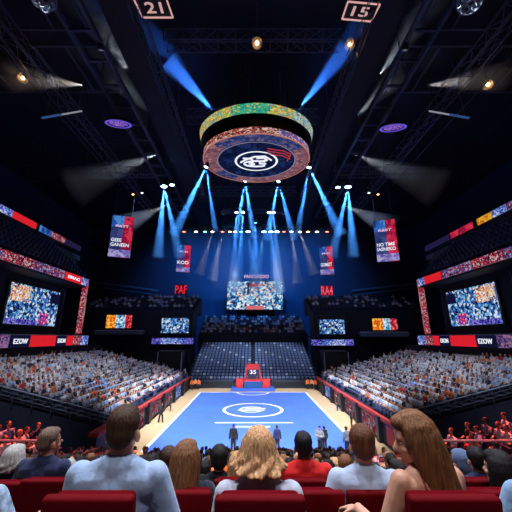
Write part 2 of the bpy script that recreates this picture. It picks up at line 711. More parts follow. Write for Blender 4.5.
# ------------------------------------------------------------------ venue materials
M_CONC = pbr('concrete_dark', hexc(52, 54, 62), 0.85, var=0.25, scale=1.2)
M_FLOOR = pbr('floor_dark', hexc(58, 58, 66), 0.6, var=0.2, scale=0.6)
M_STAND = pbr('stand_riser', hexc(34, 40, 62), 0.8, var=0.2, scale=1.5)
M_WALL = pbr('wall_navy', hexc(40, 48, 76), 0.9, var=0.15, scale=0.3)
M_DARK = pbr('dark_panel', hexc(22, 25, 36), 0.7, var=0.2, scale=0.8)
M_CEIL = pbr('ceiling_black', hexc(24, 28, 40), 0.9, var=0.25, scale=0.5)
M_STEEL = pbr('truss_steel', hexc(86, 94, 110), 0.45, metal=0.5, var=0.2, scale=3)
M_BLACK = pbr('black_metal', hexc(20, 21, 26), 0.45, metal=0.3, var=0.2, scale=6)
M_GIRDER = pbr('girder_black', hexc(20, 22, 30), 0.6, metal=0.2, var=0.2, scale=1)
M_WOOD = pbr('pale_boards', hexc(196, 168, 132), 0.5, var=0.08, scale=2.0, stretch=(6, 0.4, 1))
M_MAT = pbr('mat_blue', hexc(74, 112, 226), 0.7, var=0.06, scale=0.8, spec=0.3)
M_WHITE = pbr('white_paint', (0.82, 0.84, 0.88), 0.6, var=0.05, scale=3)
M_RED = pbr('red_paint', hexc(190, 36, 40), 0.6, var=0.12, scale=2)
M_REDRAIL = pbr('red_padding', hexc(186, 60, 58), 0.7, var=0.15, scale=2)
M_BLUE = pbr('blue_panel', hexc(50, 90, 190), 0.5, var=0.1, scale=2)
M_NAVY = pbr('navy_panel', hexc(24, 30, 62), 0.6, var=0.1, scale=2)
M_WHITESEAT = pbr('white_seat_plastic', (0.66, 0.68, 0.74), 0.5, var=0.1, scale=2)
M_BLUESEAT = pbr('blue_grey_seat_plastic', hexc(120, 136, 168), 0.5, var=0.12, scale=2)
M_NAVYSEAT = pbr('navy_seat_plastic', hexc(40, 46, 70), 0.6, var=0.15, scale=2)
M_LEDGE = pbr('ledge_grey', hexc(130, 138, 150), 0.7, var=0.1, scale=2)

W8 = (0.95, 0.97, 1.0)
RIB_RED = mosaic('led_red_speckle', [hexc(60, 20, 40), hexc(190, 30, 50), hexc(220, 60, 70), hexc(40, 40, 90), hexc(225, 200, 210), hexc(200, 40, 60)], (6.1, 7.6), 0.6, 1.3)
RIB_MIX = mosaic('led_red_blue_speckle', [hexc(20, 24, 60), hexc(60, 70, 140), hexc(190, 40, 60), hexc(90, 100, 170), hexc(200, 190, 220), hexc(150, 30, 60)], (5.7, 6.8), 0.6, 4.1)
RIB_PURP = mosaic('led_violet_pattern', [hexc(60, 40, 90), hexc(110, 80, 140), hexc(150, 120, 180), hexc(190, 130, 170), hexc(60, 50, 110)], (4.9, 5.7), 0.6, 7.7)
RIB_BLUE = mosaic('led_blue_pattern', [hexc(20, 40, 120), hexc(60, 110, 210), hexc(140, 170, 235), hexc(90, 80, 200), hexc(220, 225, 250)], (4.6, 5.7), 0.75, 2.2)
RIB_SOLID = glow('led_red_solid', hexc(214, 32, 44), 1.0)
RIB_NAVY = glow('led_navy_solid', hexc(16, 18, 50), 1.0)
RIB_YEL = mosaic('led_amber_pattern', [hexc(190, 110, 20), hexc(235, 160, 40), hexc(240, 190, 70), hexc(220, 140, 30)], (2.8, 3.8), 0.8, 5.2)
RIB_DIM = glow('led_dim_violet', hexc(32, 26, 62), 1.0)
SCREEN = mosaic('led_crowd_picture', [hexc(14, 26, 70), hexc(40, 90, 170), hexc(14, 20, 48), hexc(110, 180, 225), hexc(230, 235, 245), hexc(60, 120, 200), hexc(30, 60, 130), hexc(150, 195, 235)], (3.3, 3.1), 0.85, 3.3, big=0.4, noise_w=0.52)
SCREEN_WARM = mosaic('led_warm_picture', [hexc(200, 80, 40), hexc(240, 210, 170), hexc(120, 140, 190), hexc(245, 240, 235), hexc(230, 170, 110), hexc(30, 40, 90)], (5.0, 4.8), 0.9, 8.3, big=0.5)
SCREEN_PINK = mosaic('led_magenta_picture', [hexc(60, 30, 110), hexc(220, 50, 120), hexc(250, 150, 190), hexc(60, 60, 170), hexc(200, 30, 90)], (4.2, 4.2), 0.9, 1.9)
SCREEN_VIOLET = mosaic('led_violet_picture', [hexc(40, 30, 120), hexc(80, 80, 200), hexc(150, 140, 230), hexc(50, 40, 150)], (4.2, 5.7), 0.8, 6.1)
SCREEN_MAIN = mosaic('led_main_picture', [hexc(16, 40, 90), hexc(30, 90, 150), hexc(70, 150, 200), hexc(20, 50, 110), hexc(170, 215, 235), hexc(235, 240, 240), hexc(40, 100, 170), hexc(240, 180, 130)], (2.2, 2.6), 0.95, 11.2, big=0.22, noise_w=0.55)
SCREEN_ORANGE = mosaic('led_orange_picture', [hexc(200, 70, 20), hexc(245, 130, 30), hexc(250, 200, 80), hexc(230, 90, 30)], (2.7, 3.0), 0.95, 0.7)
SCREEN_CYAN = mosaic('led_cyan_picture', [hexc(60, 130, 180), hexc(130, 200, 225), hexc(230, 235, 240), hexc(40, 80, 150)], (3.2, 3.6), 0.95, 5.7)
SCREEN_REDP = mosaic('led_scarlet_picture', [hexc(170, 20, 40), hexc(220, 40, 50), hexc(240, 120, 120), hexc(120, 20, 50)], (2.5, 2.8), 0.9, 9.7)
TEXT_W = glow('led_white_letters', (0.85, 0.88, 1.0), 1.0)
TEXT_PINK = glow('led_pink_letters', hexc(235, 190, 220), 1.0)
TEXT_RED = glow('led_red_letters', hexc(235, 40, 60), 1.0)
BAN_BLUE = mosaic('banner_blue', [hexc(30, 60, 130), hexc(50, 110, 200), hexc(80, 150, 225), hexc(40, 90, 180)], (1.2, 0.9), 0.75, 2.9)
BAN_SLATE = mosaic('banner_slate', [hexc(44, 54, 110), hexc(62, 74, 140), hexc(50, 64, 126), hexc(74, 84, 150)], (0.9, 0.7), 0.7, 2.2)
BAN_RED = mosaic('banner_red', [hexc(150, 20, 60), hexc(200, 36, 66), hexc(215, 50, 80), hexc(130, 24, 70)], (1.1, 0.9), 0.85, 6.6)
BAN_LILAC = mosaic('banner_lilac', [hexc(120, 110, 190), hexc(180, 170, 225), hexc(150, 140, 205), hexc(90, 90, 170)], (1.6, 2.4), 0.8, 3.8)

# ------------------------------------------------------------------ shell
def struct(mb, name, mat):
    return mb.build(name, mat, kind='structure')


struct(MB().span((-48, -6, -0.3), (48, 88, 0)), 'floor', M_FLOOR)
struct(MB().span((-48, 85, -0.3), (48, 85.6, 44)), 'wall_back', M_WALL)
struct(MB().span((-48.6, -6, -0.3), (-48, 88, 44)), 'wall_left', M_WALL)
struct(MB().span((48, -6, -0.3), (48.6, 88, 44)), 'wall_right', M_WALL)
struct(MB().span((-48, -6, 40), (48, 88, 40.6)), 'ceiling', M_CEIL)
struct(MB().span((-10.2, 20, 0), (10.2, 53.5, 0.02)), 'floor_boards', M_WOOD)

# the near stand that carries the front rows: stepped
def nfloor(D):
    if D < 2.2:
        return 6.24
    if D < 2.8:
        return 6.05
    if D < 3.6:
        return 5.84
    a = 18.6 - (D - 3.9) / 16 * 1.5
    return 6.68 - D * math.tan(math.radians(a))


mb = MB()
NROWS = 25
ROW_D = [1.95, 2.6, 3.3] + [3.3 + 0.82 * k for k in range(1, 23)]
for D in ROW_D:
    z = max(0.05, nfloor(D))
    mb.span((-17, D - 0.35, -0.1), (17, D + 0.75, z))
mb.span((-17, -5, -0.1), (17, 1.55, 6.45))
struct(mb, 'terrace_near', M_CONC)

SIDE = {}
SR_X0, SR_Z0, SR_TR, SR_RI, SR_N = 10.95, 2.0, 0.87, 0.2, 17
SD0, SD1 = 24.5, 52.5
for sx, side in ((-1, 'left'), (1, 'right')):
    mb = MB()
    for i in range(SR_N):
        x0, x1 = SR_X0 - 0.45 + SR_TR * i, SR_X0 - 0.45 + SR_TR * (i + 1)
        mb.span((min(sx * x0, sx * x1), SD0, -0.1), (max(sx * x0, sx * x1), SD1, SR_Z0 + SR_RI * i))
    struct(mb, 'terrace_' + side, M_STAND)
    # recess wall under the suites and the deck above them
    a, b = sorted((sx * 25.4, sx * 34))
    struct(MB().span((a, 22, -0.1), (b, 52.5, 6.9)), 'wall_suite_' + side, M_DARK)
    a, b = sorted((sx * 29.35, sx * 34))
    struct(MB().span((a, 18, 6.9), (b, 46.5, 16.4)), 'wall_bay_' + side, M_DARK)
    mb = MB()
    for k in range(8):
        a, b = sorted((sx * (26.6 + k * 0.95), sx * (34.6)))
        mb.span((a, 16, 16.4 + k * 0.85), (b, 46.9 + k * 0.9, 17.25 + k * 0.85))
    struct(mb, 'terrace_upper_' + side, M_STAND)
    a, b = sorted((sx * 34.6, sx * 48))
    struct(MB().span((a, 16, 23.0), (b, 58, 24.2)), 'slab_upper_' + side, M_DARK)
    # corner block between the side stand and the end stand
    a, b = sorted((sx * 12.2, sx * 36))
    struct(MB().span((a, 62, -0.1), (b, 66, 13.0)), 'wall_corner_' + side, M_DARK)
    mb = MB()
    for k in range(7):
        mb.span((a, 62.6 + k * 1.3, 13.0 + k * 0.55), (b, 72, 13.55 + k * 0.55))
    struct(mb, 'terrace_corner_' + side, M_STAND)

mb = MB()
for k in range(15):
    mb.span((-11.5, 55 + k * 0.9, -0.1), (11.5, 55.9 + k * 0.9, 0.6 + k * 0.42))
struct(mb, 'terrace_end', M_STAND)
struct(MB().span((-12.2, 69.3, 7.6), (12.2, 70.0, 9.0)), 'wall_balcony', M_DARK)
mb = MB()
for k in range(8):
    mb.span((-12.2, 70 + k * 0.9, 7.0), (12.2, 70.9 + k * 0.9, 8.6 + k * 0.6))
struct(mb, 'terrace_balcony', M_STAND)
struct(MB().span((-12.2, 69.3, -0.1), (12.2, 69.9, 7.6)), 'wall_end', M_DARK)

for n_, (p0, p1) in enumerate((((92, 282), (158, 291)), ((352, 291), (422, 283)))):
    a, b = at(*p0, 84.8), at(*p1, 84.8)
    struct(MB().tube(a, b, 0.35, 8).tube(a - V((0, 0, 1.2)), b - V((0, 0, 1.2)), 0.2, 8), 'trim_%d' % (n_ + 1), M_LEDGE)

# ------------------------------------------------------------------ blue mat with its white markings
mat = MB().span((-8.1, 22.5, 0.02), (8.1, 49.6, 0.06)).build('court_mat', M_MAT, label='blue sports mat with white edge lines on the pale floor boards', cat='sports mat')
m = MB()
for x in (-8.0, 8.0):
    m.span((x - 0.14, 22.6, 0.06), (x + 0.14, 49.5, 0.066))
m.span((-8.1, 49.3, 0.06), (8.1, 49.55, 0.066))
m.span((-8.1, 22.5, 0.06), (8.1, 22.75, 0.066))
m.build('border_line', M_WHITE, mat)
m = MB().lathe([(3.15, 0.064), (3.5, 0.064)], 64, (0, 38.0, 0))
m.build('centre_ring', M_WHITE, mat)
m = MB().lathe([(1.15, 0.064), (1.45, 0.064)], 40, (-0.15, 38.0, 0), a0=0.5, a1=5.6)
m.span((-1.7, 37.5, 0.06), (1.3, 37.9, 0.067)).span((-0.9, 38.3, 0.06), (1.5, 38.75, 0.068))
m.build('emblem', M_WHITE, mat)
MB().span((-3.7, 32.3, 0.06), (3.9, 32.55, 0.066)).build('cross_line', M_WHITE, mat)
MB().span((-1.6, 30.9, 0.06), (1.6, 31.25, 0.066)).build('short_line', M_WHITE, mat)
m = MB().lathe([(2.2, 0.064), (2.55, 0.064)], 32, (0, 49.5, 0), a0=PI, a1=2 * PI)
m.build('end_arc', M_WHITE, mat)

# ------------------------------------------------------------------ barriers along the court
AD_PINK = mosaic('ad_board_print', [hexc(150, 40, 50), hexc(200, 90, 90), hexc(120, 120, 160), hexc(220, 190, 190), hexc(170, 50, 60)], (3.8, 4.9), 0.42, 3.7)
for sx, side in ((-1, 'left'), (1, 'right')):
    b = empty('courtside_barrier', (sx * 10.35, 36, 0), 'long dark barrier with red padded top along the %s stand beside the mat' % side, 'barrier')
    x0, x1 = sorted((sx * 10.3, sx * 10.5))
    MB().span((x0, 22.2, 0), (x1, 53, 1.62)).build('panel', M_DARK, b)
    x0, x1 = sorted((sx * 10.2, sx * 10.9))
    bevel(MB().span((x0, 22.2, 1.62), (x1, 53, 1.95)).build('top_rail', M_REDRAIL, b), 0.05, 2)
    for k, (y0, y1) in enumerate(((27.6, 31.2), (33.2, 36.4), (38.2, 41.2), (43, 46))):
        c = [(-10.24, y0, 0.25), (-10.24, y1, 0.25), (-10.24, y1, 1.5), (-10.24, y0, 1.5)] if sx < 0 else [(10.24, y1, 0.25), (10.24, y0, 0.25), (10.24, y0, 1.5), (10.24, y1, 1.5)]
        MB().plate(*c, t=0.06).build('advert_board', AD_PINK if k < 3 else RIB_BLUE, b)
    for y in (26.9, 32.2, 37.3, 42.1, 47.0):
        MB().box((sx * 10.12, y, 0.95), (0.3, 0.5, 1.9)).build('post', M_BLACK, b)
    if sx > 0:
        letters('lettering', '53', (10.28, 23.4, 0.95), (0, -1, 0), (0, 0, 1), 1.7, 1.15, M_WHITE, b)
        MB().plate((10.285, 25.9, 0.25), (10.285, 24.4, 0.25), (10.285, 24.4, 1.5), (10.285, 25.9, 1.5), t=0.02).build('red_patch', M_RED, b)

# end fence before the far seats
f = empty('end_fence', (0, 54.3, 0), 'low dark fence in front of the far end seats', 'fence')
for x0, x1 in ((-10, -3.2), (3.2, 10)):
    MB().span((x0, 54.25, 0.1), (x1, 54.35, 1.0)).build('panel', M_DARK, f)
    MB().span((x0, 54.2, 1.0), (x1, 54.4, 1.1)).build('rail', M_STEEL, f)

# far end desk
d = empty('announcer_desk', (0, 51.5, 0), 'red and blue announcer desk with tall logo board beyond the mat', 'desk')
MB().span((-3.4, 50.2, 0.06), (3.4, 52.6, 0.5)).build('platform', M_BLUE, d)
for q in (-1, 1):
    a, c = sorted((q * 1.5, q * 2.7))
    bevel(MB().span((a, 50.6, 0.5), (c, 52.0, 1.75)).build('side_cabinet', M_RED, d), 0.06, 2)
    MB().tube((q * 1.35, 51.8, 0.5), (q * 1.0, 51.8, 3.9), 0.12, 8).build('post', M_REDRAIL, d)
MB().plate((-1.4, 50.5, 0.55), (1.4, 50.5, 0.55), (1.4, 50.5, 1.45), (-1.4, 50.5, 1.45), t=0.3).build('front_display', glow('desk_screen_blue', hexc(70, 120, 210), 0.8), d)
MB().span((-1.4, 50.5, 1.45), (1.4, 51.5, 1.7)).build('worktop', M_RED, d)
MB().plate((-1.15, 51.9, 1.7), (1.15, 51.9, 1.7), (0.95, 51.9, 3.9), (-0.95, 51.9, 3.9), t=0.3).build('logo_board', M_NAVY, d)
MB().plate((-0.95, 51.87, 3.1), (0.95, 51.87, 3.1), (0.85, 51.87, 3.95), (-0.85, 51.87, 3.95), t=0.05).build('header_panel', M_RED, d)
letters('lettering', '35', (0, 51.86, 2.7), (1, 0, 0), (0, 0, 1), 1.0, 0.6, M_WHITE, d)

# ------------------------------------------------------------------ screens, ribbons, signs
def wallq(sx, X, y0, y1, z0, z1):
    return [(-X, y0, z0), (-X, y1, z0), (-X, y1, z1), (-X, y0, z1)] if sx < 0 else [(X, y1, z0), (X, y0, z0), (X, y0, z1), (X, y1, z1)]


def ribbon(sx, X, z0, z1, segs, parent, t=0.12):
    """Display panels along the wall: segs = [(y0, y1, material, words or None)]."""
    for y0, y1, mt, words in segs:
        o = MB().plate(*wallq(sx, X, y0, y1, z0, z1), t=t).build('display_panel', mt, parent)
        if words:
            q = wallq(sx, X, y0, y1, z0, z1)
            c = (V(q[0]) + V(q[2])) / 2
            r = V(q[1]) - V(q[0])
            t_ = letters('lettering', words, c, r, (0, 0, 1), abs(y1 - y0) * 0.72, (z1 - z0) * 0.42, TEXT_W, parent, depth=0.05)


for sx, side in ((-1, 'left'), (1, 'right')):
    wd = 'on the %s side' % side
    # bay frame round the big side screen
    fr = empty('led_bay_frame', (sx * 26, 36, 8), 'speckled red LED frame round the big screen bay of the %s wall' % side, 'LED frame')
    a, c = sorted((sx * 26.1, sx * 29.3))
    MB().span((a, 16, 15.6), (c, 46.9, 16.4)).build('header', M_DARK, fr)
    ribbon(sx, 26, 15.85, 16.95, [(16, 23, RIB_RED, None), (23, 30.2, RIB_MIX, None), (30.2, 34.6, RIB_RED, None), (34.8, 40.6, RIB_MIX, None), (40.9, 44.9, RIB_SOLID, 'BMAG' if sx < 0 else None), (44.9, 46.9, RIB_BLUE, None)], fr)
    a, c = sorted((sx * 26.0, sx * 26.75))
    MB().plate((a, 46.6, 8.6), (c, 46.6, 8.6), (c, 46.6, 16.9), (a, 46.6, 16.9), t=0.4).build('side_post', RIB_RED, fr)
    # slim mullions inside the bay
    for k, y in enumerate((25, 29, 33.0, 46.0)):
        MB().box((sx * 28.9, y, 12.02), (0.12, 0.12, 7.1)).build('mullion', M_STEEL, fr)
    # big side screen
    s = empty('video_screen', (sx * 29, 39.5, 9.6), 'large bright video screen in the bay of the %s wall' % side, 'screen')
    MB().plate(*wallq(sx, 29.1, 35.4, 45.3, 9.4, 14.8), t=0.15).build('bezel', M_BLACK, s)
    s = MB().plate(*wallq(sx, 29.02, 35.7, 45.0, 9.65, 14.55), t=0.05, uo=(5.0, 3.0)).build('display', SCREEN, s)
    q = -sx
    MB().plate(*wallq(sx, 28.96, 35.8, 39.0, 12.4, 14.4), t=0.03).build('display_inset', SCREEN_WARM, s)
    MB().plate(*wallq(sx, 28.96, 41.4, 43.2, 9.8, 11.3), t=0.03).build('display_inset', SCREEN_PINK, s)
    MB().plate(*wallq(sx, 28.96, 35.7, 41.0, 9.66, 10.3), t=0.03).build('display_inset', SCREEN_VIOLET, s)
    MB().plate(*wallq(sx, 28.96, 43.0, 44.9, 12.8, 14.2), t=0.03).build('display_inset', RIB_NAVY, s)
    # ledge ribbon under the bay
    lg = empty('led_ledge', (sx * 25, 36, 7), 'ledge with a red and violet LED ribbon under the %s screen bay' % side, 'LED ledge')
    a, c = sorted((sx * 25.0, sx * 29.3))
    MB().span((a, 16, 6.9), (c, 47.0, 8.3)).build('housing', M_BLACK, lg)
    MB().span((a, 16, 8.3), (c, 47.0, 8.42)).build('coping', M_LEDGE, lg)
    ribbon(sx, 24.88, 7.05, 8.3, [(16, 25.5, RIB_PURP, None), (25.6, 31.8, RIB_PURP, None), (32.0, 34.8, RIB_NAVY, 'EZOW'), (34.9, 39.3, RIB_SOLID, None), (39.4, 41.6, RIB_NAVY, 'EXON'), (41.7, 43.0, RIB_SOLID, None), (43.0, 45.0, RIB_RED, None), (45.0, 47.0, RIB_BLUE, None)], lg)
    # upper ribbon
    up = empty('led_fascia', (sx * 34, 36, 24), 'upper deck fascia strip with red and blue LED panels on the %s' % side, 'LED strip')
    a, c = sorted((sx * 34.1, sx * 34.6))
    MB().span((a, 16, 23.9), (c, 57, 25.6)).build('housing', M_BLACK, up)
    if sx < 0:
        segs = [(28, 37.2, RIB_MIX, None), (37.2, 39.4, RIB_BLUE, None), (39.5, 44.2, RIB_SOLID, None), (45.0, 47.8, BAN_BLUE, None), (47.8, 51.6, RIB_RED, None), (51.8, 56.8, RIB_DIM, None)]
    else:
        segs = [(28, 37.0, RIB_MIX, None), (37.2, 39.6, RIB_BLUE, None), (39.8, 42.6, RIB_YEL, None), (43.6, 49.0, BAN_RED, None), (49.4, 56.8, RIB_DIM, None)]
    ribbon(sx, 34, 24.45, 25.45, segs, up)
    a, c = sorted((sx * 34.0, sx * 34.25))
    MB().span((a, 16, 22.6), (c, 57, 23.5)).build('parapet', M_LEDGE, up)


def framed(name, label, cat, u0, v0, u1, v1, D, mats, group=None):
    """A screen facing the court at distance D between two pixels; mats = list of vertical bands [(share, material)]."""
    tl, br_ = at(u0, v0, D), at(u1, v1, D)
    x0, x1, z0, z1 = tl.x, br_.x, br_.z, tl.z
    s = empty(name, ((x0 + x1) / 2, D, z0), label, cat, group)
    MB().plate((x0 - 0.2, D + 0.02, z0 - 0.2), (x1 + 0.2, D + 0.02, z0 - 0.2), (x1 + 0.2, D + 0.02, z1 + 0.2), (x0 - 0.2, D + 0.02, z1 + 0.2), t=0.46).build('display_bezel', M_BLACK, s)  # black bezel plate behind and around the display
    x = x0
    for sh, mt in mats:
        xe = x + (x1 - x0) * sh
        MB().plate((x, D - 0.03, z0), (xe, D - 0.03, z0), (xe, D - 0.03, z1), (x, D - 0.03, z1), t=0.05, uo=(x, z0)).build('display', mt, s)
        x = xe
    return s, x0, x1, z0, z1


framed('wall_screen', 'small orange and red video screen over the white ledge on the left', 'screen', 107, 315, 131, 328, 61.5, [(0.38, SCREEN_ORANGE), (0.37, SCREEN_CYAN), (0.25, SCREEN_REDP)])
framed('wall_screen', 'small blue video screen above a blue LED strip, left of the end stand', 'screen', 162, 318, 188.5, 333, 61.5, [(1, SCREEN)])
framed('wall_screen', 'small blue video screen above a blue LED strip, right of the end stand', 'screen', 319, 319.5, 345, 334, 61.5, [(1, SCREEN)])
framed('wall_screen', 'small orange and red video screen over the white ledge on the right', 'screen', 372, 318.5, 398, 330, 61.5, [(0.42, SCREEN_ORANGE), (0.3, SCREEN_CYAN), (0.28, SCREEN_REDP)])
framed('led_strip', 'blue LED strip under the small screen left of the end stand', 'LED strip', 152, 338, 193, 344, 61.4, [(0.22, SCREEN_VIOLET), (0.6, RIB_BLUE), (0.18, SCREEN_VIOLET)])
framed('led_strip', 'blue LED strip under the small screen right of the end stand', 'LED strip', 311, 339.5, 354, 345.5, 61.4, [(0.2, SCREEN_VIOLET), (0.6, RIB_BLUE), (0.2, SCREEN_VIOLET)])
for sx, (u0, u1, v0, v1) in ((-1, (95, 142, 330.8, 334.5)), (1, (362, 408, 332.5, 336.5))):
    a, c = at(u0, v1, 60.8), at(u1, v0, 60.8)
    t = empty('balcony_ledge', ((a.x + c.x) / 2, 60.8, a.z), 'pale balcony ledge under the small orange screen on the %s' % ('left' if sx < 0 else 'right'), 'ledge')
    MB().plate((a.x, 60.8, a.z), (c.x, 60.8, a.z), (c.x + 0.4, 60.8, c.z), (a.x - 0.4, 60.8, c.z), t=1.1).build('front_panel', M_LEDGE, t)
    MB().span((a.x, 60.7, c.z), (c.x, 61.98, c.z + 0.15)).build('ledge_coping', M_WHITE, t)  # white coping along the top of the ledge

# dark tunnel boxes between the side stands and the end stand
for sx in (-1, 1):
    X = sx * 14.6
    t = empty('tunnel_box', (X, 56, 0), 'dark tunnel box %s of the end stand below the blue strip' % ('left' if sx < 0 else 'right'), 'tunnel')
    MB().span((X - 2.0, 55.5, 0), (X + 2.0, 59, 5.6)).build('body', M_BLACK, t)
    MB().span((X - 2.2, 55.3, 5.6), (X + 2.2, 59.2, 5.8)).build('roof', M_DARK, t)
    for q in (-1, 1):
        MB().tube((X + q * 2.1, 55.35, 0), (X + q * 2.1, 55.35, 5.6), 0.08, 6).build('post', M_LEDGE, t)

# main screen hung before the back wall
s, x0, x1, z0, z1 = framed('main_screen', 'wide bright blue video screen hung in the centre above the end stand', 'screen', 227.5, 281.5, 283, 309.5, 79, [(1, SCREEN_MAIN)])
xa = x0 + (x1 - x0) * 0.34
MB().plate((xa, 78.93, z0), (xa + 4.6, 78.93, z0), (xa + 4.6, 78.93, z0 + 0.95), (xa, 78.93, z0 + 0.95), t=0.03).build('caption_panel', glow('led_caption_red', hexc(220, 110, 120), 0.9), s)
MB().plate((xa + 0.3, 78.93, z1 - 3.6), (xa + 0.75, 78.93, z1 - 3.6), (xa + 0.75, 78.93, z1 - 0.3), (xa + 0.3, 78.93, z1 - 0.3), t=0.03).build('display_inset', RIB_NAVY, s)
MB().plate((xa + 1.0, 78.93, z1 - 1.5), (xa + 4.4, 78.93, z1 - 1.2), (xa + 4.4, 78.93, z1 - 0.6), (xa + 1.0, 78.93, z1 - 0.6), t=0.03).build('display_inset', SCREEN_REDP, s)
for q in (0.15, 0.85):
    xx = x0 + (x1 - x0) * q
    MB().tube((xx, 79.1, z1), (xx, 79.1, 39.95), 0.05, 6).build('hanging_cable', M_STEEL, s)
c = at(256.5, 276.5, 78.6)
sg = empty('name_sign', c, 'long lit white letter sign just above the wide central screen', 'sign')
MB().plate((c.x - 3.5, 78.7, c.z - 0.65), (c.x + 3.5, 78.7, c.z - 0.65), (c.x + 3.5, 78.7, c.z + 0.65), (c.x - 3.5, 78.7, c.z + 0.65), t=0.2).build('backing', M_NAVY, sg)
letters('lettering', 'PANCERIDIO', (c.x, 78.6, c.z), (1, 0, 0), (0, 0, 1), 6.5, 0.95, TEXT_PINK, sg)

# hanging banners
def banner(u, v, wpx, hpx, D, yaw, words, label, big):
    c = at(u, v, D)
    k = D / ray(u, v).y
    wd, ht = wpx * k / FPX, hpx * k / FPX * 1.03
    r = V((math.cos(yaw), math.sin(yaw), 0))
    b = empty('hanging_banner', (c.x, c.y, c.z), label, 'banner')
    fn = V((r.y, -r.x, 0))
    P = lambda a, z, o=0.0: c + r * (a * wd / 2) + V((0, 0, z * ht / 2)) + fn * o
    root = b
    b = MB().plate(P(-1, -1), P(1, -1), P(1, 1), P(-1, 1), t=0.2).build('panel', M_NAVY, b)
    MB().plate(P(-1, 0.45, 0.03), P(0.1, 0.45, 0.03), P(0.1, 1, 0.03), P(-1, 1, 0.03), t=0.02, uo=(u, v)).build('display', BAN_BLUE, b)
    MB().plate(P(-1, -1, 0.03), P(0.1, -1, 0.03), P(0.1, 0.45, 0.03), P(-1, 0.45, 0.03), t=0.02, uo=(u, 0)).build('display', BAN_SLATE, b)
    MB().plate(P(0.1, -1, 0.03), P(1, -1, 0.03), P(1, 1, 0.03), P(0.1, 1, 0.03), t=0.02, uo=(u, v)).build('display', BAN_RED, b)
    MB().plate(P(-1, -0.98, 0.06), P(1, -0.98, 0.06), P(1, -0.64, 0.06), P(-1, -0.64, 0.06), t=0.03, uo=(u, v)).build('display', BAN_LILAC, b)
    letters('lettering', words, P(-0.05, -0.3, 0.07), r, (0, 0, 1), wd * 0.84, ht * (0.19 if big else 0.12), TEXT_W, b, depth=0.06)
    letters('lettering', 'REST' if big else 'RE', P(0.0, 0.5, 0.07), r, (0, 0, 1), wd * 0.62, ht * 0.055, TEXT_PINK, b, depth=0.06)
    for q in (-0.8, 0.8):
        top = P(q, 1)
        MB().tube(top, (top.x, top.y, 39.95 if big else 33.5), 0.035, 5).build('hanging_cable', M_STEEL, root)
    return root


banner(121.3, 236.5, 20, 42, 48, 0.35, 'GEEE\nGANEEN', 'blue and red hanging LED banner, the large one on the left', True)
banner(386, 240.5, 20, 42, 48, -0.35, 'NO TIME\nIASNEKO', 'blue and red hanging LED banner, the large one on the right', True)
banner(183.5, 258.5, 13, 27, 60, 0.3, 'KOD', 'small blue and red hanging banner above the red letters, left of the wide screen', False)
banner(326.5, 260.5, 13, 28, 60, -0.3, 'GOMEST', 'small blue and red hanging banner above the red letters, right of the wide screen', False)
for u, v, wds, side in ((181, 289.5, 'PAF', 'left'), (327, 290.5, 'RA4', 'right')):
    c = at(u, v, 62)
    sg = empty('red_sign', c, 'small glowing red letter sign under the %s inner banner' % side, 'sign')
    MB().plate((c.x - 1.25, 62.05, c.z - 1.05), (c.x + 1.25, 62.05, c.z - 1.05), (c.x + 1.25, 62.05, c.z + 1.05), (c.x - 1.25, 62.05, c.z + 1.05), t=0.15).build('backing', glow('sign_back_red', hexc(120, 10, 40), 1.0) if side == 'right' else M_NAVY, sg)
    letters('lettering', wds, (c.x, 62.0, c.z), (1, 0, 0), (0, 0, 1), 2.4, 1.8, TEXT_RED if side == 'left' else glow('led_rose_letters', hexc(240, 90, 110), 1.0), sg)
    for q in (-1, 1):
        MB().tube((c.x + q, 62.1, c.z + 1.0), (c.x + q, 62.1, 33.5), 0.03, 5).build('hanging_cable', M_STEEL, sg)

# number signs under the roof
NEON = glow('sign_outline_pink', hexc(225, 170, 165), 0.9)
for pts, wds, side, lean in (([(143, 17), (173, 17), (166, -3), (133, -3)], '21', 'left', 1), ([(342, 18.5), (371, 21), (380, 4), (348, 1)], '15', 'right', -1)):
    Z = 33.2
    w4 = []
    for u, v in pts:
        r = ray(u, v)
        w4.append(CAM + r * ((Z - EYE) / r.z))
    cen = sum(w4, V()) / 4
    sg = empty('number_sign', cen, 'pink outlined number sign hung flat under the roof at the top %s' % side, 'sign')
    pn = MB().plate(*w4, t=0.15).build('panel', M_BLACK, sg)
    m = MB()
    nrm = (w4[1] - w4[0]).cross(w4[3] - w4[0]).normalized()
    off = nrm * 0.06
    for a, b_ in zip(w4, w4[1:] + w4[:1]):
        m.tube(a + off, b_ + off, 0.07, 6)
    m.build('outline_tube', NEON, pn)
    rt = (w4[1] - w4[0])
    upv = ((w4[3] + w4[2]) - (w4[0] + w4[1])) / 2
    upv = upv - rt.normalized() * upv.dot(rt.normalized())
    letters('lettering', wds, cen + nrm * 0.02, rt, upv, rt.length * 0.55, upv.length * 0.55, glow('sign_digits', hexc(220, 175, 170), 0.8), pn, depth=0.05)
    MB().tube(cen + V((0, 0, 0.1)), (cen.x, cen.y, 39.95), 0.08, 6).build('hanger', M_STEEL, sg)
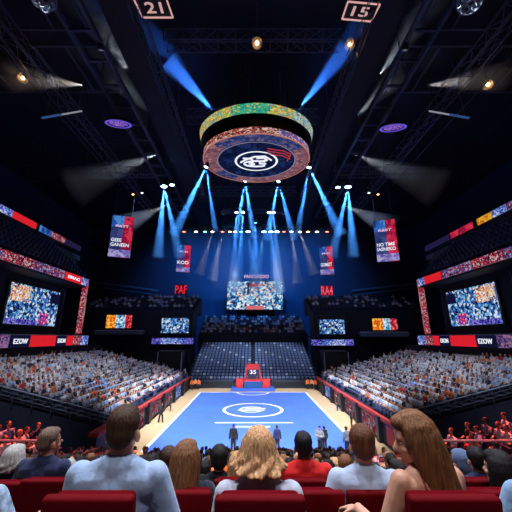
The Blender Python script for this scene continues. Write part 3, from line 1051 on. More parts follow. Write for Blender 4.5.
# ------------------------------------------------------------------ roof steel
def truss(label, a, b, size=0.9, bay=1.6, r=0.05, mat=None, cat='truss', name='roof_truss', hang=True):
    """A box truss from a to b: four chords and one lacing part."""
    a, b = V(a), V(b)
    mat = mat or M_STEEL
    t = empty(name, a, label, cat)
    d = b - a
    n = max(1, round(d.length / bay))
    side = d.cross(V((0, 0, 1))).normalized() * size / 2
    up = V((0, 0, size / 2))
    cs = [side + up, side - up, -side - up, -side + up]
    for c in cs:
        MB().tube(a + c, b + c, r, 6).build('chord', mat, t)
    m = MB()
    for i in range(n):
        p, q = a + d * (i / n), a + d * ((i + 1) / n)
        for k in range(4):
            c0, c1 = cs[k], cs[(k + 1) % 4]
            m.tube(p + c0, p + c1, r * 0.6, 4, caps=False)
            m.tube(p + c0, q + c1, r * 0.6, 4, caps=False)
    m.build('lacing', mat, t)
    if hang:
        for f in (0.12, 0.5, 0.88):
            p = a + d * f
            if p.z < 39:
                MB().tube(p + up, (p.x, p.y, 39.95), 0.03, 5).build('hanger', M_STEEL, t)
    return t


def girder(label, a, b, w, h):
    a, b = V(a), V(b)
    t = empty('roof_girder', a, label, 'girder')
    d = b - a
    R = d.to_track_quat('Y', 'Z').to_matrix()
    MB().box((a + b) / 2, (w, d.length, h), R).build('web', M_GIRDER, t)
    MB().box((a + b) / 2 + V((0, 0, -h / 2)), (w * 1.5, d.length, 0.15), R).build('flange', M_GIRDER, t)
    return t


for sx, side in ((-1, 'left'), (1, 'right')):
    girder('wide black roof girder running back over the %s edge of the mat' % side, (sx * 11.2, 8, 35), (sx * 11.2, 66, 35), 1.5, 2.4)
    truss('slim lighting truss hung beside the wide %s girder' % side, (sx * 9.3, 10, 33.4), (sx * 9.3, 52, 33.4), 0.8, 1.5)
    # catwalk: two rails, rungs
    cw = empty('catwalk', (sx * 15, 10, 34), 'long grey ladder like catwalk under the roof on the %s' % side, 'catwalk')
    for x in (13.9, 16.1):
        MB().box((sx * x, 36, 34), (0.3, 52, 0.5)).build('side_rail', M_STEEL, cw)
    for k in range(18):
        MB().box((sx * 15, 11 + k * 3, 33.85), (2.2, 0.22, 0.22)).build('rung', M_STEEL, cw)
    for k in range(5):
        MB().tube((sx * 15, 12 + k * 12, 33.8), (sx * 15, 12 + k * 12, 39.95), 0.06, 5).build('hanger', M_STEEL, cw)
    truss('flat cross truss over the %s stand, below the violet disc' % side, (sx * 13.5, 44.5, 34.6), (sx * 30, 44.5, 34.6), 1.3, 1.6, 0.07)
    truss('outer roof truss running back over the %s stand' % side, (sx * 24, 12, 37), (sx * 24, 64, 37), 1.4, 2.2, 0.08)
    # square roof frames
    for k, (x, y) in enumerate(((20, 20), (20, 28), (30, 18), (30, 28))):
        fr = empty('roof_frame', (sx * x, y, 38), '%s rectangular steel frame under the roof above the %s stand' % (('inner front', 'inner rear', 'outer front', 'outer rear')[k], side), 'steel frame')
        for q in (-1, 1):
            MB().box((sx * x + q * 3.4, y, 38), (0.22, 6.4, 0.22)).build('side_bar', M_STEEL, fr)
            MB().box((sx * x, y + q * 3.1, 38), (6.8, 0.22, 0.22)).build('cross_bar', M_STEEL, fr)
            MB().tube((sx * x + q * 3.4, y, 38), (sx * x + q * 3.4, y, 39.95), 0.05, 5).build('hanger', M_STEEL, fr)
        MB().box((sx * x, y, 38), (0.18, 6.2, 0.18)).build('middle_bar', M_STEEL, fr)
    # thin wire
    p, q = at(0 if sx < 0 else 512, 48 if sx < 0 else 55, 20), at(120 if sx < 0 else 392, 185, 40)
    wr = MB().path([p + (p - q) * 0.5, p, q], 0.035, 5).build('hanging_cable', M_STEEL, label='thin straight stay cable slanting across the dark roof on the %s' % side, cat='cable')
for k, y in enumerate((24, 35, 46, 57)):
    truss('%s cross truss spanning the middle roof bay, counted from the front' % nth(k), (-9, y, 37.6), (9, y, 37.6), 1.4, 1.8, 0.07)
truss('long far lighting truss carrying a row of coloured lamps', (-19, 60.4, 30.4), (19, 60.4, 30.4), 0.8, 1.2, 0.05, name='lighting_truss')
truss('short high truss carrying four bright lamps before the far truss', (-6, 55.4, 32.4), (6, 55.4, 32.4), 0.7, 1.2, 0.05, name='lighting_truss')

# violet discs
VIO = mosaic('violet_lamp_face', [hexc(60, 40, 140), hexc(120, 90, 220), hexc(190, 130, 200), hexc(90, 60, 180), hexc(40, 30, 90)], (7.8, 7.8), 0.95, 4.4)
for u, v, side in ((118.5, 123.5, 'left'), (393, 127.5, 'right')):
    c = at(u, v, 29.3)
    o = empty('round_fixture', c, 'round violet glowing disc hung under the roof on the %s' % side, 'light')
    o.rotation_euler = (0.35, 0, 0)
    MB().lathe([(0.01, 0.0), (1.05, 0.0)], 28).build('face', VIO, o, local=True)
    MB().lathe([(1.05, -0.06), (1.5, -0.06), (1.55, 0.15), (1.3, 0.4), (0.2, 0.5), (0.01, 0.5)], 28).build('housing', M_BLACK, o, local=True, smooth=True)
    MB().lathe([(1.18, -0.075), (1.42, -0.075)], 28).build('rim_glow', glow('violet_rim', hexc(110, 90, 230), 1.0), o, local=True)
    MB().tube((0, 0, 0.5), (0, 0, 1.9), 0.05, 5).build('hanger', M_STEEL, o, local=True)
# wire ball fixtures at the top edge
for u, v, side in ((44, -1, 'left'), (470, 1, 'right')):
    c = at(u, v, 14)
    o = empty('cable_bundle', c, 'pale ball of coiled cable hung under the roof at the top %s' % side, 'cable')
    m = MB()
    for k in range(7):
        ax = Euler((k * 0.9, k * 0.6, k * 0.35)).to_matrix()
        pts = [c + ax @ V((0.7 * math.cos(i * PI / 10), 0.7 * math.sin(i * PI / 10), 0)) for i in range(21)]
        m.path(pts, 0.05, 5)
    m.build('coil', M_LEDGE, o)
    MB().tube(c, (c.x, c.y, 39.95), 0.04, 5).build('hanger', M_STEEL, o)

# ------------------------------------------------------------------ hanging scoreboard
sb = empty('scoreboard', (0.4, 32, 28.6), 'large round LED scoreboard hung over the mat, ringed with bright bands', 'scoreboard')
BX = V((0.4, 32, 0))
GREEN = mosaic('led_teal_yellow', [hexc(30, 150, 130), hexc(60, 190, 150), hexc(40, 160, 140), hexc(230, 210, 90), hexc(90, 200, 150), hexc(50, 170, 160)], (4.2, 5.2), 0.72, 2.8, big=0.4)
YELL = mosaic('led_yellow_green', [hexc(200, 190, 60), hexc(240, 225, 120), hexc(90, 170, 120), hexc(230, 150, 60), hexc(120, 160, 200)], (5.2, 6.2), 0.75, 5.8)
PALEB = mosaic('led_pale_blue', [hexc(120, 170, 190), hexc(200, 225, 220), hexc(220, 220, 140), hexc(90, 140, 190)], (5.2, 6.2), 0.7, 9.1)
LOWR = mosaic('led_brick_words', [hexc(150, 50, 40), hexc(230, 210, 200), hexc(170, 60, 50), hexc(40, 30, 50), hexc(200, 120, 90)], (4.7, 8.8), 0.75, 1.2)
LOWB = mosaic('led_blue_words', [hexc(70, 70, 130), hexc(210, 190, 220), hexc(110, 100, 170), hexc(160, 90, 120)], (4.7, 8.8), 0.75, 6.4)
D2 = math.radians


def bandpiece(name, mt, prof, a0, a1, n=14):
    m = MB()
    m.lathe(prof, n, BX, a0=D2(a0), a1=D2(a1))
    return m.build(name, mt, sb)


UP, LO = [(6.75, 30.95), (6.95, 32.1)], [(6.28, 28.75), (6.38, 29.5)]
for a0, a1, mt in ((180, 212, YELL), (212, 246, YELL), (246, 282, GREEN), (282, 306, YELL), (306, 360, PALEB), (0, 60, YELL), (60, 120, GREEN), (120, 180, YELL)):
    bandpiece('upper_display', mt, UP, a0, a1)
for a0, a1, mt in ((180, 200, LOWB), (200, 246, LOWR), (246, 292, LOWR), (292, 340, LOWB), (340, 360, LOWB), (0, 180, LOWR)):
    bandpiece('lower_display', mt, LO, a0, a1, 18)
MB().lathe([(6.26, 28.72), (6.36, 29.52), (6.1, 29.6), (6.1, 30.9), (6.74, 30.92), (6.92, 32.15), (6.5, 32.3), (2, 32.8), (0.01, 32.8)], 64, BX).build('drum', M_BLACK, sb)
# underside
RING_R = mosaic('led_rose_ring', [hexc(130, 84, 104), hexc(170, 112, 122), hexc(150, 100, 118), hexc(190, 140, 142)], (2.1, 2.3), 0.6, 3.1)
RING_B = mosaic('led_slate_ring', [hexc(40, 60, 120), hexc(80, 90, 150), hexc(60, 70, 130), hexc(130, 110, 150)], (2.1, 2.3), 0.6, 8.8)
NAVYG = mosaic('led_navy_disc', [hexc(14, 22, 58), hexc(22, 34, 80), hexc(18, 28, 66), hexc(34, 50, 104)], (1.3, 1.3), 0.7, 1.4)
for a0, a1, mt in ((-180, -140, RING_R), (-140, -100, RING_B), (-100, -60, RING_B), (-60, -32, RING_B), (-32, 30, RING_R), (30, 62, RING_R), (62, 118, RING_R), (118, 150, RING_B), (150, 180, RING_R)):
    bandpiece('underside_display', mt, [(4.75, 28.66), (6.2, 28.66)], a0, a1, 12)
MB().lathe([(6.28, 28.63), (6.42, 28.63), (6.42, 28.72)], 64, BX).build('edge_glow', glow('edge_rose', hexc(215, 140, 130), 0.7), sb)
CD = MB().lathe([(0.01, 28.66), (4.75, 28.66)], 48, BX).build('centre_disc', NAVYG, sb)
MB().lathe([(2.35, 28.6), (2.62, 28.6)], 48, BX).build('logo_ring', TEXT_W, CD)
MB().lathe([(4.6, 28.6), (4.75, 28.6)], 48, BX).build('rim_line', glow('rim_line_grey', hexc(150, 140, 170), 0.7), CD)
m = MB()


def swirl(pts, r=0.11):
    m.path([BX + V((x, y, 28.58)) for x, y in pts], r, 6)


swirl([(1.5 * math.cos(t), 0.55 + 0.75 * math.sin(t)) for t in [i * PI / 8 for i in range(2, 15)]])
swirl([(-1.6, -0.9), (-0.6, -0.75), (-0.3, 0.0), (-0.9, 0.25), (-0.2, 0.7), (-1.1, 1.1), (-1.5, 0.6)])
swirl([(0.0, -0.9), (0.9, -1.0), (1.3, -0.4), (0.5, -0.1), (0.4, 0.5), (1.2, 0.6)])
swirl([(-1.9, 0.2), (-1.3, -0.5), (-0.2, -1.3), (1.0, -1.4), (1.8, -0.4)])
m.build('logo', TEXT_W, CD)
m = MB()
for k in range(3):
    m.path([BX + V((x, y + 0.6 * k, 28.6)) for x, y in ((1.2, -3.3), (2.2, -2.9), (3.0, -2.7), (4.0, -1.9))], 0.06, 5)
    m.path([BX + V((4.0 - 0.1 * k, -1.9 + 0.6 * k, 28.6)), BX + V((4.0 - 0.1 * (k + 1), -1.9 + 0.6 * (k + 1), 28.6))], 0.06, 5)
m.build('streak_logo', glow('streak_red', hexc(190, 60, 60), 0.9), CD)
for k in range(6):
    t = k * PI / 3 + 0.3
    MB().tube(BX + V((4 * math.cos(t), 4 * math.sin(t), 32.2)), BX + V((4 * math.cos(t), 4 * math.sin(t), 39.95)), 0.06, 5).build('hanger', M_STEEL, sb)
sb.scale = (1, 0.80, 1)   # the board is an oval, wider than deep

# ------------------------------------------------------------------ stage lamps, their light and the haze it shows in
LAMPB = glow('lamp_lens_blue', (0.5, 0.78, 1.0), 14)
LAMPW = glow('lamp_lens_white', (1.0, 0.97, 0.9), 10)
LAMPO = glow('lamp_lens_amber', (1.0, 0.42, 0.14), 14)
LAMPR = glow('lamp_lens_red', (1.0, 0.16, 0.12), 6)
LAMPT = glow('lamp_lens_teal', (0.2, 0.8, 0.85), 6)
_protos = {}


def fixture(c, aim, label, lens, size=0.45, group=None):
    """A lamp head: can, lens, yoke; its lens at c, shining along aim."""
    key = (lens.name, round(size, 2))
    q = V(aim).to_track_quat('-Z', 'Y')
    if key not in _protos:
        o = empty('stage_light', (0, 0, 0))
        r = size / 2
        hs = MB().lathe([(r, 0.0), (r * 1.05, 0.1 * size), (r * 0.95, 0.9 * size), (r * 0.6, 1.3 * size), (0.01, 1.35 * size)], 16).build('housing', M_BLACK, o, local=True, smooth=True)
        MB().lathe([(0.01, -0.02), (r * 0.92, 0.0)], 16).build('lens', lens, hs, local=True)
        m = MB()
        for s_ in (-1, 1):
            m.box((s_ * r * 1.25, 0, size * 0.75), (0.06 * size, 0.14 * size, size * 1.3))
        m.box((0, 0, size * 1.4), (r * 2.56, 0.14 * size, 0.08 * size))
        m.build('hanging_yoke', M_STEEL, o, local=True)
        _protos[key] = o
    else:
        o = copy_tree(_protos[key])
    o.location = c
    o.rotation_mode = 'QUATERNION'
    o.rotation_quaternion = q
    return tag(o, label, 'stage light', group)


FOGS = {}
NBEAM = [0]


def beam(u0, v0, u1, v1, D, wpx, col, power, dens, what, D1=None, D0=None, ext=1.0):
    """A spotlight at pixel (u0,v0) shining towards (u1,v1), both at distance D, in haze shaped to its cone, wpx wide at its end."""
    a, b = at(u0, v0, D0 or D), at(u1, v1, D1 or D)
    if b.z > 39.0:
        b = CAM + ray(u1, v1) * ((39.0 - EYE) / ray(u1, v1).z)
    k = b.y / ray(u1, v1).y
    half = math.atan((wpx / 2 * k / FPX) / (b - a).length)
    b = a + (b - a) * ext
    d = b - a
    L = d.length
    ld = bpy.data.lights.new('spot', 'SPOT')
    ld.energy = power
    ld.color = col
    ld.spot_size = 2 * half * 1.05
    ld.spot_blend = 0.9
    ld.shadow_soft_size = 0.06
    lo = bpy.data.objects.new('spotlight', ld)
    link(lo)
    dn = d.normalized()
    lo.location = a + dn * 0.1
    lo.rotation_euler = dn.to_track_quat('-Z', 'Y').to_euler()
    key = round(dens, 3)
    if key not in FOGS:
        FOGS[key] = fog('haze', (0.93, 0.96, 1.0), dens)
    m = MB()
    n = 20
    m.tube(a + dn * 0.12, b, 0.03 + math.tan(half) * 0.12, n, math.tan(half) * L * 1.06)  # haze added only inside the cone, so the beam shows and fades
    m.build('haze_volume', FOGS[key], label=what, cat='light beam', kind='stuff')
    return a, dn


BLUE = (0.05, 0.30, 1.0)
BLUE2 = (0.10, 0.42, 1.0)
GREYW = (0.62, 0.68, 0.78)
WARMW = (0.85, 0.78, 0.70)


def lamp_at(u, v, D, aim_uv, label, lens, size, group=None):
    c = at(u, v, D)
    t = at(*aim_uv, D)
    return fixture(c, t - c, label, lens, size, group)


PB = 90000
# scoreboard edge lamps
for (u, v, D), tgt, word in (((206, 167, 31.5), ((178, 226, 13), (214, 222, 7)), 'outer left'), ((245, 181.5, 38.5), ((237, 230, 9), (253, 230, 9)), 'inner left'),
                             ((278.5, 181.5, 38.5), ((268, 232, 9), (292, 232, 9)), 'inner right'), ((309, 167.5, 31.5), ((299, 226, 8), (337, 226, 13)), 'outer right')):
    lamp_at(u, v, D, tgt[0][:2], 'blue white lamp at the %s rim of the round scoreboard' % word, LAMPB, 0.5)
    for k, (u1, v1, wpx) in enumerate(tgt):
        beam(u, v, u1, v1, D, wpx * 0.82, BLUE, PB * 1.7, 0.19, '%s blue beam in haze from the %s scoreboard lamp' % (('left', 'right')[k], word), ext=1.15)
for (u0, v0), (u1, v1), side in (((214, 112), (168, 60), 'left'), ((297, 112), (348, 46), 'right')):
    beam(u0, v0, u1, v1, 33, 24, (0.04, 0.20, 1.0), 62000, 0.12, 'blue beam in haze rising from the %s shoulder of the scoreboard' % side)
    lamp_at(u0, v0, 33, (u1, v1), 'up tilted lamp on the %s shoulder of the scoreboard' % side, LAMPB, 0.35)
# clusters either side
for sx, pts in ((-1, ((164, 186.5), (172, 185))), (1, ((338, 187.5), (348, 187)))):
    side = 'left' if sx < 0 else 'right'
    for k, (u, v) in enumerate(pts):
        lamp_at(u, v, 45, (u, v + 30), '%s of the two bright blue lamps hung over the %s stand' % (('left', 'right')[k], side), LAMPB, 1.05 if (k == 0) == (sx < 0) else 0.8)
    U, W = pts[0] if sx < 0 else pts[1]
    for k, (u1, v1, wpx) in enumerate(((U - sx * 11, 236, 8), (U + sx * 4, 236, 9))):
        beam(U, W, u1, v1, 45, wpx, BLUE, PB * 2.4, 0.16, '%s blue beam in haze below the lamp pair on the %s' % (('inner', 'outer')[k], side), ext=1.4)
    truss('short truss bar carrying the bright blue lamp pair on the %s' % side, at(pts[0][0] - 5, 184.5, 45.3), at(pts[1][0] + 5, 183.5, 45.3), 0.5, 0.8, 0.04, name='lighting_truss')
# high pair lamps on the short truss
for k, (u, v, u1) in enumerate(((236.5, 212.5, 233), (243, 212.5, 239), (269, 212.5, 275), (273.5, 212.5, 279))):
    lamp_at(u, v, 55, (u, v + 30), '%s lamp from the left on the short high truss' % nth(k), LAMPB, 0.75)
    beam(u, v, u1, 278, 55, 9, BLUE, PB * 1.3, 0.12, '%s tall blue beam in haze from the short high truss' % nth(k), ext=1.2)
lamp_at(255.5, 223, 55, (255, 260), 'single teal lamp hung low in the middle before the far truss', LAMPT, 0.45)
beam(255.5, 223, 255, 275, 55, 14, BLUE, PB * 0.6, 0.07, 'faint blue middle beam in haze before the far truss')
# row on the far truss
ROW = ((184, LAMPR), (196, LAMPW), (205, LAMPT), (212.5, LAMPW), (222.5, LAMPR), (230, LAMPO), (235, LAMPW), (241, LAMPT), (248, LAMPB), (264, LAMPB), (271, LAMPB), (277, LAMPB), (284, LAMPR), (291.5, LAMPW), (300, LAMPW), (308, LAMPO), (317, LAMPW), (327, LAMPR))
for k, (u, ln) in enumerate(ROW):
    cn = {'lamp_lens_red': 'red', 'lamp_lens_white': 'white', 'lamp_lens_teal': 'teal', 'lamp_lens_amber': 'amber', 'lamp_lens_blue': 'blue'}[ln.name]
    lamp_at(u, 231.8, 60, (u, 262), '%s lamp, %s from the left on the far truss' % (cn, nth(k)), ln, 1.0 if ln is LAMPB else 0.75)
for k, (u, u1, v1, wpx, col, pw) in enumerate(((212.5, 203, 262, 8, GREYW, 2600), (222.5, 215, 266, 8, GREYW, 3200), (248, 254, 272, 9, BLUE2, 5000), (264, 258, 272, 9, BLUE2, 5000), (291.5, 296, 268, 8, GREYW, 3200), (300, 310, 262, 8, GREYW, 2600),
                                               (241, 236, 275, 7, BLUE2, 3600), (271, 277, 275, 7, BLUE2, 3600))):
    beam(u, 231.8, u1, v1, 60, wpx, col, pw * 3.2, 0.12, '%s slanting beam in haze from the far truss lamps' % nth(k), ext=1.4)
# grey beams over the stands
GB = 1700
for sx in (-1, 1):
    side = 'left' if sx < 0 else 'right'
    M = lambda u: u if sx < 0 else 2 * 255.5 - u
    for name, (u0, v0, u1, v1, D, wpx, col, pw, de) in (
            ('long pale', (86, 86, 8, 76, 28, 30, WARMW, GB * 2.2, 0.12)),
            ('lower pale', (155, 155, 72, 188, 44, 40, GREYW, GB * 3.5, 0.07)),
            ('small low pale', (165, 206, 118, 228, 50, 26, GREYW, GB * 2.0, 0.08)),
            ('upper grey', (132, 76, 96, 24, 26, 26, GREYW, GB * 1.1, 0.11)),
            ('middle grey', (155, 117, 112, 74, 32, 26, GREYW, GB * 1.2, 0.10))):
        beam(M(u0), v0, M(u1), v1, D, wpx, col, pw, de, '%s beam in haze over the %s stand' % (name, side))
        lamp_at(M(u0), v0, D, (M(u1), v1), 'lamp at the tip of the %s beam over the %s stand' % (name, side), LAMPW, 0.34)
    # thin tube light
    c0, c1 = at(M(82), 111, 30), at(M(42), 118, 30)
    t = empty('tube_light', c0, 'thin straight pale tube light slanting under the roof on the %s' % side, 'light')
    MB().tube(c0, c0.lerp(c1, 0.5), 0.09, 8).build('tube', glow('tube_pale', hexc(150, 150, 165), 0.8), t)
    MB().tube(c0.lerp(c1, 0.5), c1, 0.13, 8).build('tube', glow('tube_blue', hexc(50, 80, 130), 0.8), t)
    for f_ in (0.1, 0.9):
        p = c0.lerp(c1, f_)
        MB().tube(p, (p.x, p.y, 39.95), 0.03, 5).build('hanger', M_STEEL, t)
    # small pair
    for k, (u, v, ln) in enumerate(((133, 194.5, LAMPO), (142, 193, LAMPW))):
        lamp_at(M(u), v, 48, (M(u), v + 30), '%s small lamp under the roof over the %s stand' % ('amber' if ln is LAMPO else 'white', side), ln, 0.38)
# warm round lamps
for u, v, D, word in ((257, 43, 22, 'in the middle above the scoreboard'), (350, 44.5, 22, 'near the number fifteen sign'), (23, 78, 27, 'at the far left pale beam'), (488, 84.5, 27, 'at the far right pale beam')):
    c = at(u, v, D)
    o = empty('globe_lamp', c, 'small warm glowing globe lamp under the roof, ' + word, 'light')
    MB().ball(c, 0.17, 14, 10).build('globe', glow('globe_amber', (1.0, 0.62, 0.32), 9), o, smooth=True)
    MB().lathe([(0.20, 0.0), (0.34, 0.08), (0.3, 0.2), (0.08, 0.32), (0.01, 0.32)], 14, c + V((0, 0, 0.12))).build('shade', M_BLACK, o, smooth=True)
    MB().tube(c + V((0, 0, 0.4)), (c.x, c.y, 39.95), 0.025, 5).build('cable', M_STEEL, o)
    MB().ball(c, 0.55, 16, 10).build('haze_volume', fog('haze_globe_%d' % u, (1, 0.95, 0.9), 0.5), kind='stuff', label='soft warm haze round the globe lamp ' + word, cat='light glow')
    ld = bpy.data.lights.new('globe', 'POINT')
    ld.energy = 45
    ld.color = (1.0, 0.45, 0.15)
    ld.shadow_soft_size = 0.22
    lo = bpy.data.objects.new('globe_light', ld)
    link(lo)
    lo.location = c + V((0, -0.3, -0.25))


# ------------------------------------------------------------------ house lights (each in a lamp of its own), plus added fill lamps
def flood(c, tgt, col, power, deg, label, blend=0.6, size=0.9, soft=0.35):
    c, tgt = V(c), V(tgt)
    d = (tgt - c).normalized()
    fixture(c, d, label, LAMPH, size)
    ld = bpy.data.lights.new('flood', 'SPOT')
    ld.energy = power
    ld.color = col
    ld.spot_size = D2(deg)
    ld.spot_blend = blend
    ld.shadow_soft_size = soft
    lo = bpy.data.objects.new('flood_spot', ld)
    link(lo)
    lo.location = c + d * 0.15
    lo.rotation_euler = d.to_track_quat('-Z', 'Y').to_euler()


LAMPH = glow('flood_lens', (0.7, 0.8, 1.0), 0.25)
COOL = (0.78, 0.86, 1.0)
for sx, side in ((-1, 'left'), (1, 'right')):
    for k, y in enumerate((12.5, 17, 21.5)):
        flood((sx * 13.9, y, 33.4), (sx * (17, 16.5, 16)[k], (29, 36, 45)[k], 2.5), (0.80, 0.86, 1.0), (25000, 24000, 22000)[k], 38, '%s floodlight from the front aimed at the %s stand' % (nth(k), side), 0.9, 0.5)
    flood((sx * 5, 4, 38.4), (sx * 1.5, 36, 0), (0.92, 0.94, 1.0), 150000, 33, 'floodlight aimed at the mat from the front of the roof, %s one' % side, 0.4, 0.5)
    flood((sx * 9.3, 10.8, 32.6), (sx * 3.2, 4, 5.5), (0.80, 0.87, 1.0), 20000, 32, 'floodlight aimed at the near rows from the %s truss' % side, 0.8, 1.2)
    flood((sx * 24, 20, 36), (sx * 11.5, 13, 3.5), (1.0, 0.12, 0.10), 260000, 24, 'red floodlight aimed at the lower near corner on the %s' % side, 0.8, 0.5)
    flood((sx * 6, 55.4, 31.8), (sx * 4, 62, 3), (0.60, 0.75, 1.0), 42000, 36, 'floodlight aimed at the end stand seats, %s of the middle' % side, 0.7, 0.5)
    flood((sx * 15, 63, 37), (sx * 17, 85, 24), (0.02, 0.26, 1.0), 26000, 80, 'blue floodlight washing the outer back wall on the %s' % side, 1.0, 0.5)
    flood((sx * 4, 61.3, 36), (sx * 4, 85, 24), (0.02, 0.28, 1.0), 44000, 85, 'blue floodlight washing the back wall, %s of the middle' % side, 1.0, 0.5)
flood((0, 10, 38.5), (0, 2.2, 6.8), (0.86, 0.9, 1.0), 32000, 34, 'floodlight aimed at the nearest rows from the middle of the roof', 0.6, 1.2)
flood((0, -4.5, 20), (0, 2.5, 7.0), (1.0, 0.93, 0.9), 3400, 70, 'dim warm fill lamp added behind the nearest rows', 0.6, 0.5)  # unseen fill added to lift shirts, hair and seat backs from behind
flood((2.5, 15, 38.5), (0, 13, 3), (0.86, 0.9, 1.0), 60000, 27, 'floodlight aimed at the lower near rows from the middle of the roof', 0.7, 0.5)
MB().span((-30, 58, 17.5), (30, 84, 33)).build('haze_volume', fog('haze_back', (0.9, 0.95, 1.0), 0.0035), label='blue hazy air before the back wall', cat='haze', kind='stuff')
for sx, side in ((-1, 'left'), (1, 'right')):
    flood((sx * 20, 44.5, 33.8), (sx * 22, 62, 9), (0.35, 0.5, 1.0), 3800, 60, 'blue fill lamp added to brighten the corner wall on the %s' % side, 0.9, 0.5)  # added fill that keeps the corner blocks from going black
# ------------------------------------------------------------------ seats and spectators of the stands
def arena_seat(mat):
    m = MB()
    m.box((0, 0.0, 0.42), (0.46, 0.42, 0.07), m=1)
    m.box((0, 0.18, 0.56), (0.46, 0.06, 0.34), m=1)
    m.box((0, 0.20, 0.74), (0.40, 0.10, 0.30), Euler((-0.12, 0, 0)).to_matrix())
    m.box((0, 0.12, 0.2), (0.10, 0.10, 0.40), m=1)
    return m.mesh('arena_seat', [mat, M_SEATDARK])


M_SEATDARK = pbr('seat_pan_navy', hexc(48, 58, 92), 0.6, var=0.15, scale=2)


SEATW, SEATB, SEATN = arena_seat(M_WHITESEAT), arena_seat(M_BLUESEAT), arena_seat(M_NAVYSEAT)
TOP = {n: cloth('shirt_' + n, c) for n, c in dict(white=hexc(215, 218, 228), pale_blue=hexc(150, 175, 215), navy=hexc(34, 42, 76), black=hexc(22, 22, 28), orange=hexc(226, 104, 40), red=hexc(196, 40, 44),
                                                     grey=hexc(130, 134, 146), teal=hexc(50, 110, 130), peach=hexc(225, 165, 130), green=hexc(60, 92, 74)).items()}


def tiny_person(shirt, skin, hair):
    """A small seated figure, welded into one body: legs, trunk, arms, head."""
    m = MB()
    m.ball((0, 0.0, 0.74), (0.19, 0.13, 0.30), 8, 6, 0)
    m.capsule((-0.2, 0.0, 0.92), (0.2, 0.0, 0.92), 0.07, 0.07, 6, 0)
    for q in (-1, 1):
        m.tube((q * 0.22, 0, 0.94), (q * 0.26, -0.10, 0.68), 0.055, 5, 0.045, 0)
        m.tube((q * 0.26, -0.10, 0.68), (q * 0.14, -0.32, 0.60), 0.045, 5, 0.035, 1)
        m.tube((q * 0.09, -0.0, 0.52), (q * 0.11, -0.46, 0.50), 0.09, 6, 0.065, 3)
        m.tube((q * 0.11, -0.46, 0.52), (q * 0.11, -0.46, 0.02), 0.06, 5, 0.045, 3)
    m.tube((0, 0, 0.95), (0, -0.01, 1.12), 0.055, 6, 0.05, 1)
    m.ball((0, -0.02, 1.19), (0.085, 0.10, 0.12), 8, 6, 1)
    m.ball((0, 0.01, 1.225), (0.092, 0.10, 0.10), 8, 6, 2)
    return m.mesh('person', [shirt, skin, hair, DENIM], smooth=True)


KINDS = [('white', SKIN, H_BROWN), ('white', SKIN_TAN, H_BLACK), ('pale_blue', SKIN, H_BLACK), ('navy', SKIN, H_BROWN), ('orange', SKIN_TAN, H_BROWN), ('red', SKIN, H_BLACK), ('peach', SKIN, H_BLOND),
         ('grey', SKIN_DARK, H_BLACK), ('black', SKIN, H_BROWN)]
TINY = [(k[0], tiny_person(TOP[k[0]], k[1], k[2])) for k in KINDS]
W_FAR = [12, 6, 7, 3, 0.3, 0.4, 0.3, 2, 3]
W_NEAR = [9, 6, 6, 4, 2.5, 1.5, 2, 2, 3]

SEAT_STUFF = {}


def stuff_add(key, mesh, M):
    vs, fs, mi, ml = SEAT_STUFF.setdefault(key, ([], [], [], []))
    b = len(vs)
    vs.extend(M @ v.co for v in mesh.vertices)
    idx = []
    for m in mesh.materials:
        if m not in ml:
            ml.append(m)
        idx.append(ml.index(m))
    for p in mesh.polygons:
        fs.append([b + i for i in p.vertices])
        mi.append(idx[p.material_index])


rnd = random.Random(11)
seat_spots, people_spots = {-1: [], 1: []}, {-1: [], 1: []}
for sx in (-1, 1):
    for i in range(SR_N):
        X, z = SR_X0 + SR_TR * i, SR_Z0 + SR_RI * i
        n = int((SD1 - SD0 - 0.8) / 0.60)
        for j in range(n):
            y = SD0 + 0.6 + 0.60 * j
            if j % 13 == 12 and i % 17 != 0:
                continue
            seat_spots[sx].append((X, y, z, i))
            pr = 0.9 if y < 29 else (0.62 if y < 34 else 0.33)
            if rnd.random() < pr:
                people_spots[sx].append((X, y, z, i, rnd.choices(range(9), W_NEAR if y < 33 else W_FAR)[0], rnd.uniform(-0.4, 0.4)))


def mat_at(sx, x, y, z, rz=0.0, s=1.0):
    return Matrix.Translation((sx * x, y, z)) @ Matrix.Rotation((PI / 2 if sx < 0 else -PI / 2) + rz, 4, 'Z') @ Matrix.Scale(s, 4)


NSEAT, NPPL = 150, 26
for sx, side in ((-1, 'left'), (1, 'right')):
    near = sorted(seat_spots[sx], key=lambda p: math.hypot(p[0], p[1]))
    for k, (x, y, z, i) in enumerate(near):
        # the local back of a seat is +Y: turn it to face the court
        M = mat_at(sx, x, y, z)
        if k < NSEAT:
            o = bpy.data.objects.new('arena_seat', SEATW)
            link(o)
            o.matrix_world = M
            tag(o, 'white arena seat in the %s row from the barrier of the %s stand' % (nth(i), side), 'seat', 'white seats, %s row of the %s stand' % (nth(i), side))
        else:
            stuff_add('seats_' + side, SEATW, M)
    nearp = sorted(people_spots[sx], key=lambda p: math.hypot(p[0], p[1]))
    count = {}
    for k, (x, y, z, i, kd, rz) in enumerate(nearp):
        M = mat_at(sx, x, y, z, rz, 0.98)
        if k < NPPL:
            o = bpy.data.objects.new('person', TINY[kd][1])
            link(o)
            o.matrix_world = M
            c = TINY[kd][0].replace('_', ' ')
            tag(o, 'person in a %s top seated in the %s row of the %s stand' % (c, nth(i), side), 'person', 'people in %s tops, %s row of the %s stand' % (c, nth(i), side))
        else:
            stuff_add('crowd_' + side, TINY[kd][1], M)

